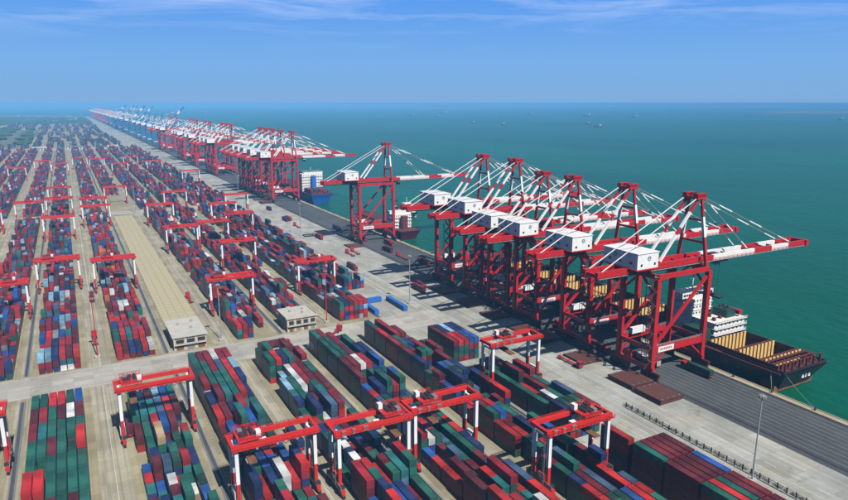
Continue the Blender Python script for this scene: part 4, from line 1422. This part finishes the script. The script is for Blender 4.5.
masts = [(mG, 58.6, 321.5, 'tall grey lamp mast beside the low cream building with flat pale roof'), (mG, 170.6, 331.0, 'tall grey lamp mast on the apron beside the blue steel frame'),
         (mG, 179.6, 112.5, 'tall grey lamp mast by the railings beside the tall maroon block'), (mR, 115.0, 322.3, 'tall red lamp mast at the crossroad between the second building and blue frame'),
         (mR, 2.6, 326.0, 'tall red lamp mast in the middle lane beyond the crossroad'), (mG, 178.0, 560.0, 'tall grey lamp mast on the apron level with the lone quay crane'),
         (mG, 178.0, 800.0, 'tall grey lamp mast on the apron level with the blue ship'), (mG, 178.0, 1080.0, 'tall grey lamp mast on the apron beyond the blue ship cluster'),
         (mG, 58.6, 760.0, 'tall grey lamp mast at the second crossroad'), (mG, -57.0, 322.0, 'tall grey lamp mast at the left edge of the crossroad'), (mG, 0.5, 770.0, 'tall grey lamp mast in the lane at the second crossroad')]
seen = set()
for src, x, y, lab in masts:
    o = src if src.name not in seen else copy_tree(src)
    seen.add(src.name)
    o.location = (x, y, 0.02)
    tag(o, lab, 'lamp mast', 'tall lamp masts')

def blue_box(x, y, rz, L, label):
    r = empty('steel_box', (x, y, 0.02), rz); KIDS[r.name] = []
    part('body', MB().box(-1.3, 1.3, -L/2, L/2, 0.35, 2.95), M['bluesteel'], r)
    n = int(L / 2.4)
    for k in range(n):
        yy = -L/2 + L*(k+0.5)/n
        for sx_ in (-1, 1): part('stiffener', MB().box(sx_*1.36-0.06, sx_*1.36+0.06, yy-0.12, yy+0.12, 0.4, 2.9), M['bluesteel'], r)
    for yy in (-L*0.36, 0, L*0.36): part('foot', MB().box(-1.0, 1.0, yy-0.4, yy+0.4, 0, 0.35), M['steel'], r)
    return tag(r, label, 'steel box', 'blue steel boxes on the apron')
blue_box(144.3, 331.5, 0.0, 22.0, 'long bright blue steel box on the apron, landward one beside the container stack')
blue_box(161.8, 331.0, 0.0, 24.0, 'long bright blue steel box on the apron, seaward one beside the grey lamp mast')
blue_box(151.6, 343.6, math.pi / 2, 11.5, 'shorter bright blue steel box lying crosswise behind the two long blue ones')

def make_hatch():
    r = empty('hatch_cover'); KIDS[r.name] = []
    part('panel', MB().box(-6.3, 6.3, -7.0, 7.0, 0.5, 0.95), M['hatch'], r)
    for k in range(7):
        y = -6.6 + k*2.2
        part('rib', MB().box(-6.2, 6.2, y-0.12, y+0.12, 0.03, 0.5), M['hatch'], r)
    part('edge_rail', MB().box(-6.42, -6.302, -7.1, 7.1, 0.25, 1.1), M['hatch'], r)
    part('edge_rail', MB().box(6.302, 6.42, -7.1, 7.1, 0.25, 1.1), M['hatch'], r)
    mb = MB()
    for x in (-4.8, -1.6, 1.6, 4.8):
        for y in (-6.2, 6.2): mb.box(x-0.25, x+0.25, y-0.3, y+0.3, 0.95, 1.12)
    part('lashing_pad', mb, M['steel'], r)
    return r
hc = make_hatch()
stacks = [(202.0, 170.5, 2), (202.4, 186.0, 2), (203.0, 216, 1), (203.0, 246, 2), (202.8, 261.5, 1), (203.0, 288, 1), (203.0, 313, 2), (203.0, 344, 1), (203.0, 376, 1), (203, 495, 1), (203, 770, 2), (203, 800, 1)]
first = True
wordH = ['nearest the railings', 'behind the nearest stack', 'below the second clustered crane', 'below the third clustered crane', 'just past the third crane stack', 'below the fourth clustered crane',
         'below the fifth clustered crane', 'below the last clustered crane', 'past the last clustered crane', 'below the lone quay crane', 'below the blue ship cranes', 'past the blue ship cranes stack']
for (x, y, n), wd in zip(stacks, wordH):
    for k in range(n):
        o = hc if first else copy_tree(hc); first = False
        o.location = (x + random.uniform(-.2, .2), y, 0.015 + k * 1.15)
        tag(o, 'brown steel ship hatch cover on the apron, %s%s' % (wd, '' if n == 1 else (', upper one' if k else ', lower one')), 'hatch cover', 'hatch covers laid on the apron')

def make_truck(loaded=True):
    r = empty('terminal_truck'); KIDS[r.name] = []
    cb = part('cab', MB().box(-1.2, 1.2, 6.4, 8.6, 0.9, 3.4), M['truck_red'], r)
    part('window', MB().box(-1.05, 1.05, 8.605, 8.66, 2.1, 3.2).box(-1.26, -1.205, 6.9, 8.3, 2.1, 3.1).box(1.205, 1.26, 6.9, 8.3, 2.1, 3.1), M['glass'], cb)
    part('chassis', MB().box(-0.55, 0.55, -7.0, 8.4, 0.85, 1.15).box(-1.2, 1.2, -6.8, -6.3, 1.15, 1.45).box(-1.2, 1.2, 5.0, 5.5, 1.15, 1.45).box(-1.2, 1.2, -0.6, -0.1, 1.15, 1.45), M['truck_red'], r)
    for y in (-6.0, -4.7, 4.4, 7.5):
        for x in (-1, 1):
            part('wheel', MB().tube((x*0.75, y, 0.5), (x*1.2, y, 0.5), 0.5, 12), M['rubber'], r)
    return r
tk = make_truck()
trucks = [(2.4, 300.0 + 50, 0, 'red terminal truck with empty chassis in the lane beyond the crossroad beside the red mast', None), (9.4, 243.0, 0, 'red terminal truck inside the leftmost whole gantry, beside its leg', 'maroon'),
          (110.0, 301.0, -0.9, 'red terminal truck turning on the crossroad before the second building', None), (60.0, 205.0, 0, 'red terminal truck in the lane between the first two overlapping gantries', 'navy'),
          (193.0, 215.0, math.pi, 'red terminal truck with flat trailer on the apron near the hatch covers', None), (235.0, 178.0, 0, 'red terminal truck beside the black ship near its superstructure', 'dark green'),
          (222.0, 250.0, 0, 'red terminal truck under the second clustered quay crane', 'maroon'), (231.0, 290.0, 0, 'red terminal truck under the fourth clustered quay crane', 'navy'),
          (222.0, 330.0, 0, 'red terminal truck under the fifth clustered quay crane', None), (188.0, 352.0, 0, 'red terminal truck on the apron seaward of the grey mast', 'maroon'),
          (56.0, 400.0, 0, 'red terminal truck in the lane beside the vacant pad', None), (194.0, 470.0, 0, 'red terminal truck on the apron before the lone quay crane', None),
          (116.0, 470.0, 0, 'red terminal truck in the third lane beyond the crossroad', 'blue'), (4.0, 430.0, 0, 'red terminal truck in the lane between twin gantries', 'maroon'),
          (188.0, 640.0, 0, 'red terminal truck far along the apron past the lone crane', 'navy')]
rt = random.Random(31)
for i in range(14):
    trucks.append((rt.choice([216.2, 219.1, 224.9, 230.7, 236.5]), 222 + i * 27 + rt.uniform(-6, 6), rt.choice([0, math.pi]), 'red terminal truck on the dark quay road, %s counted from the black stern' % ORD[i], rt.choice([None, 'maroon', 'navy', 'green', 'blue', 'crimson'])))
for i in range(7):
    trucks.append((rt.choice([172, 175.8, 188, 192]), 360 + i * 58 + rt.uniform(-12, 12), rt.choice([0, math.pi]), 'red terminal truck on the pale apron, %s beyond the blue frame' % ORD[i], rt.choice([None, 'maroon', 'navy', 'red'])))
for i in range(1):
    trucks.append((78 + i * 34, 298 + (i % 2) * 9, math.pi / 2 * (1 if i % 2 else -1), 'red terminal truck driving along the crossroad between the two cream buildings', ['maroon', None, 'blue', 'green', None][i]))
trucks.append((224.0, 197.0, 0.0, 'red terminal truck between the legs of the crane above the stern', 'white'))
first = True
for i, (x, y, rz, lab, load) in enumerate(trucks):
    o = tk if first else copy_tree(tk); first = False
    o.location = (x, y, 0.022); o.rotation_euler = (0, 0, rz)
    tag(o, lab, 'truck', 'red terminal trucks')
    if load:
        b = link('shipping_container', MESH40, None, None, (0, 0, 0))
        mloc = Matrix.Translation((x, y, 0.022)) @ Matrix.Rotation(rz, 4, 'Z') @ Matrix.Translation((-1.22, -6.9, 1.46))
        b.matrix_world = mloc
        b.color = (*wob(PAL[load]), 1)
        tag(b, '%s container on the truck %s' % (load, lab.replace('red terminal truck ', '')), 'container', 'containers on trucks')

# railings with a clipped hedge strip along the apron road
rl = empty('railings', (182.6, 0, 0.006)); KIDS[rl.name] = []
for k in range(34):
    y = 70 + k * 3.0
    part('post', MB().box(-0.16, 0.16, y-0.16, y+0.16, 0, 2.3), M['dark'], rl)
for z in (0.6, 1.3, 2.0):
    part('rail', MB().box(-0.045, 0.045, 70, 169, z-0.05, z+0.05), M['steel'], rl)
part('plinth', MB().box(-0.35, 0.35, 69.5, 169.5, 0.0, 0.3), M['roofgrey'], rl)
tag(rl, 'long grey steel railings with posts along the apron road beside the hedge', 'railings')
hd = empty('hedge', (183.9, 0, 0)); KIDS[hd.name] = []
rh = random.Random(5)
mb = MB()
for k in range(2600):
    y = rh.uniform(71, 172); x = rh.gauss(0, 0.42); z = abs(rh.gauss(0.35, 0.3)) + 0.02
    if math.sin(y * 0.9) + math.sin(y * 2.3) < -1.2: continue
    s_ = rh.uniform(0.12, 0.3)
    n = Vector((rh.uniform(-1, 1), rh.uniform(-1, 1), rh.uniform(0.1, 1))).normalized()
    t = n.orthogonal().normalized(); bt_ = n.cross(t)
    c = Vector((x, y, z))
    mb.add([c - t*s_, c + bt_*s_*0.6, c + t*s_, c - bt_*s_*0.6], [(0,1,2,3)])
part('foliage', mb, M['leaf'], hd)
tag(hd, 'low scruffy green hedge running along the railings by the apron road', 'hedge')

# bollards and rubber fenders on the quay edge
def make_bollard():
    r = empty('bollard'); KIDS[r.name] = []
    part('post', MB().tube((0, 0, 0), (0, 0, 0.7), 0.35, 10, 0.3), M['dark'], r)
    part('head', MB().tube((0, 0, 0.7), (0, 0, 0.95), 0.55, 10, 0.45), M['dark'], r)
    return r
bo = make_bollard()
for k in range(34):
    o = bo if k == 0 else copy_tree(bo)
    o.location = (QUAY - 1.6, 96 + k * 18.0, 0.16)
    tag(o, 'black iron mooring bollard, %s along the pale quay kerb from the stern end' % ordinal(k), 'bollard', 'bollards along the quay kerb')
fm = MB().tube((0.5, 0, -2.6), (0.5, 0, -0.6), 0.6, 10).box(1.05, 1.35, -1.3, 1.3, -3.2, -0.3).mesh('fender'); fm.materials.append(M['rubber'])
for k in range(24):
    o = link('fender', fm, None, None, (QUAY + 0.5, 90 + k * 15.0, 0))
    tag(o, 'black rubber fender, %s along the quay wall above the green water' % ordinal(k), 'fender', 'fenders on the quay wall')
# mooring lines of the black ship
for i, (a, b, lab) in enumerate((((254.5, 151, 6.4), (QUAY-1.6, 132, 0.9), 'mooring rope from the black stern to the quay kerb, seaward end'), ((252.6, 156, 6.6), (QUAY-1.6, 150, 0.9), 'short mooring rope from the black stern down to the quay'))):
    mb = MB()
    A_, B_ = Vector(a), Vector(b)
    for k in range(8):
        p, q = A_.lerp(B_, k/8), A_.lerp(B_, (k+1)/8)
        p.z -= 0.8*math.sin(math.pi*k/8); q.z -= 0.8*math.sin(math.pi*(k+1)/8)
        mb.tube(p, q, 0.07, 5)
    tag(link('mooring_rope', mb.mesh('mooring_rope'), M['galv']), lab, 'rope', 'mooring ropes')

# ------------------------------------------------------------------ far land: green field, woods, town, coast
sheet('green_field', -1500, -92, 2090, 3430, 0.012, M['green'])
rw = random.Random(9)
mb = MB()
for k in range(6500):
    y = rw.uniform(2200, 6200); x = rw.uniform(-0.09*y - 40, -0.035*y - 10)
    if y > 3400 and rw.random() < 0.4: x = rw.uniform(-0.09*y, 150)
    if y < 4350 and x > -98: continue
    if y < 3450 and (math.sin(x*0.05) + math.sin(y*0.021 + x*0.01) < 0.35 or rw.random() < 0.35): continue
    if (y < 2100 or 3450 < y < 4350) and x > -290: continue
    s_ = rw.uniform(6, 15); h = rw.uniform(5, 12)
    base = []
    n = 6
    ph = rw.uniform(0, 1)
    lo = [(x + s_*0.6*math.cos(ph+2*math.pi*i/n), y + s_*0.6*math.sin(ph+2*math.pi*i/n), 0.02) for i in range(n)]
    mi = [(x + s_*rw.uniform(.75, 1.1)*math.cos(ph+2*math.pi*i/n), y + s_*rw.uniform(.75, 1.1)*math.sin(ph+2*math.pi*i/n), h*rw.uniform(.4, .65)) for i in range(n)]
    tp = [(x + s_*0.3*math.cos(ph+2*math.pi*i/n), y + s_*0.3*math.sin(ph+2*math.pi*i/n), h*rw.uniform(.85, 1)) for i in range(n)]
    fs = [(i, (i+1) % n, n+(i+1) % n, n+i) for i in range(n)] + [(n+i, n+(i+1) % n, 2*n+(i+1) % n, 2*n+i) for i in range(n)] + [tuple(range(2*n, 3*n))]
    mb.add(lo + mi + tp, fs)
tag(link('far_wood', mb.mesh('far_wood'), M['leaf']), 'far dark green woods merging in haze beyond the yard', 'woods', kind='stuff')
# far town: each block a building with a roof and window bands
for k in range(34):
    y = rw.uniform(3600, 7000); x = rw.uniform(-0.085*y, 130 - max(0, (4700-y))*0.5)
    if y < 4700: x = min(x, -350 - rw.uniform(0, 40))
    w, d, h = rw.uniform(14, 40), rw.uniform(14, 50), rw.choice([7, 8, 10, 12, 16])
    r = empty('far_building', (x, y, 0)); KIDS[r.name] = []
    wl_ = part('wall', MB().box(-w/2, w/2, -d/2, d/2, 0, h), [M['roofgrey'], M['steel'], M['cream']][k % 3], r)
    part('roof', MB().box(-w/2-0.5, w/2+0.5, -d/2-0.5, d/2+0.5, h, h+0.8), [M['steel'], M['roofgrey'], M['hatch'], M['bluesteel']][k % 4], r)
    wm = MB()
    for f_ in range(int(h/4)):
        wm.box(-w/2+1, w/2-1, -d/2-0.1, -d/2-0.01, 1.4+f_*4, 3.0+f_*4)
    part('window_band', wm, M['glass'], wl_)
    tag(r, 'small hazy %s building with %s roof in the far town, %s in depth' % (['grey', 'dark grey', 'cream'][k % 3], ['grey', 'pale', 'brown', 'blue'][k % 4], 'front' if y < 5000 else 'rear'), 'building', 'far town buildings')
# warehouses along the third cross road
for i, (x, y, w, d, h) in enumerate(((-60, 1945, 30, 16, 5), (20, 1950, 36, 14, 5), (110, 1948, 26, 16, 5))):
    r = empty('warehouse', (x, y, 0)); KIDS[r.name] = []
    part('wall', MB().box(-w/2, w/2, -d/2, d/2, 0, h), M['ship_white'], r)
    part('roof', MB().add([(-w/2-1, -d/2-1, h), (w/2+1, -d/2-1, h), (w/2+1, d/2+1, h), (-w/2-1, d/2+1, h), (-w/2-1, 0, h+3), (w/2+1, 0, h+3)], [(0,1,5,4), (2,3,4,5), (1,2,5), (3,0,4), (3,2,1,0)]), M['steel'] if i == 1 else M['roofgrey'], r)
    for k in range(4): part('door', MB().box(-w/2+3+k*w/4.2, -w/2+8+k*w/4.2, -d/2-0.08, -d/2-0.004, 0.02, 4), M['steel'], r)
    tag(r, ['low white warehouse at the far cross road, landward end', 'low warehouse with dark grey roof at the far cross road, middle', 'low white warehouse at the far cross road, quay end'][i], 'warehouse')
# hills on the far shore
def coast(name, x0, y0, x1, y1, h, seed, depth=900):
    rr = random.Random(seed)
    n = 70
    ph = [rr.uniform(0, 6) for _ in range(5)]
    mb = MB(); vs = []; fs = []
    for i in range(n + 1):
        t = i / n
        e = min(1, 4*t, 4*(1-t))
        z = h * e * (0.45 + 0.22*math.sin(t*9+ph[0]) + 0.15*math.sin(t*23+ph[1]) + 0.1*math.sin(t*51+ph[2]) + 0.06*rr.uniform(-1, 1))
        z = max(z, 1.5)
        x, y = x0+(x1-x0)*t, y0+(y1-y0)*t
        nx, ny = (y1-y0), -(x1-x0)
        q = math.hypot(nx, ny); nx, ny = nx/q*depth/2, ny/q*depth/2
        vs += [(x-nx, y-ny, -4.2), (x, y, z-4), (x+nx, y+ny, -4.2)]
    for i in range(n):
        a = i*3
        fs += [(a, a+3, a+4, a+1), (a+1, a+4, a+5, a+2)]
    mb.add(vs, fs)
    tag(link(name, mb.mesh(name), M['green']), kind='structure')
coast('hills', 7500, 5200, 13800, 3000, 105, 4)
coast('hills', 3000, 14500, 9500, 11500, 95, 8)
coast('hills', -3500, 15800, 3200, 15400, 85, 12)

# ------------------------------------------------------------------ haze
hm_ = bpy.data.materials.new('haze_air'); hm_.use_nodes = True
hn, hl = hm_.node_tree.nodes, hm_.node_tree.links
hn.clear()
pv = hn.new('ShaderNodeVolumePrincipled')
pv.inputs['Color'].default_value = (0.19, 0.56, 1.0, 1)
pv.inputs['Anisotropy'].default_value = -0.3
pv.inputs['Density'].default_value = 0.00014
ho = hn.new('ShaderNodeOutputMaterial')
hl.new(pv.outputs['Volume'], ho.inputs['Volume'])
hz_ = link('haze', MB().box(-20600, 20600, -20600, 20600, -6.0, 119.5).mesh('haze'), hm_)
tag(hz_, 'pale blue haze over the harbour', 'haze', kind='stuff')
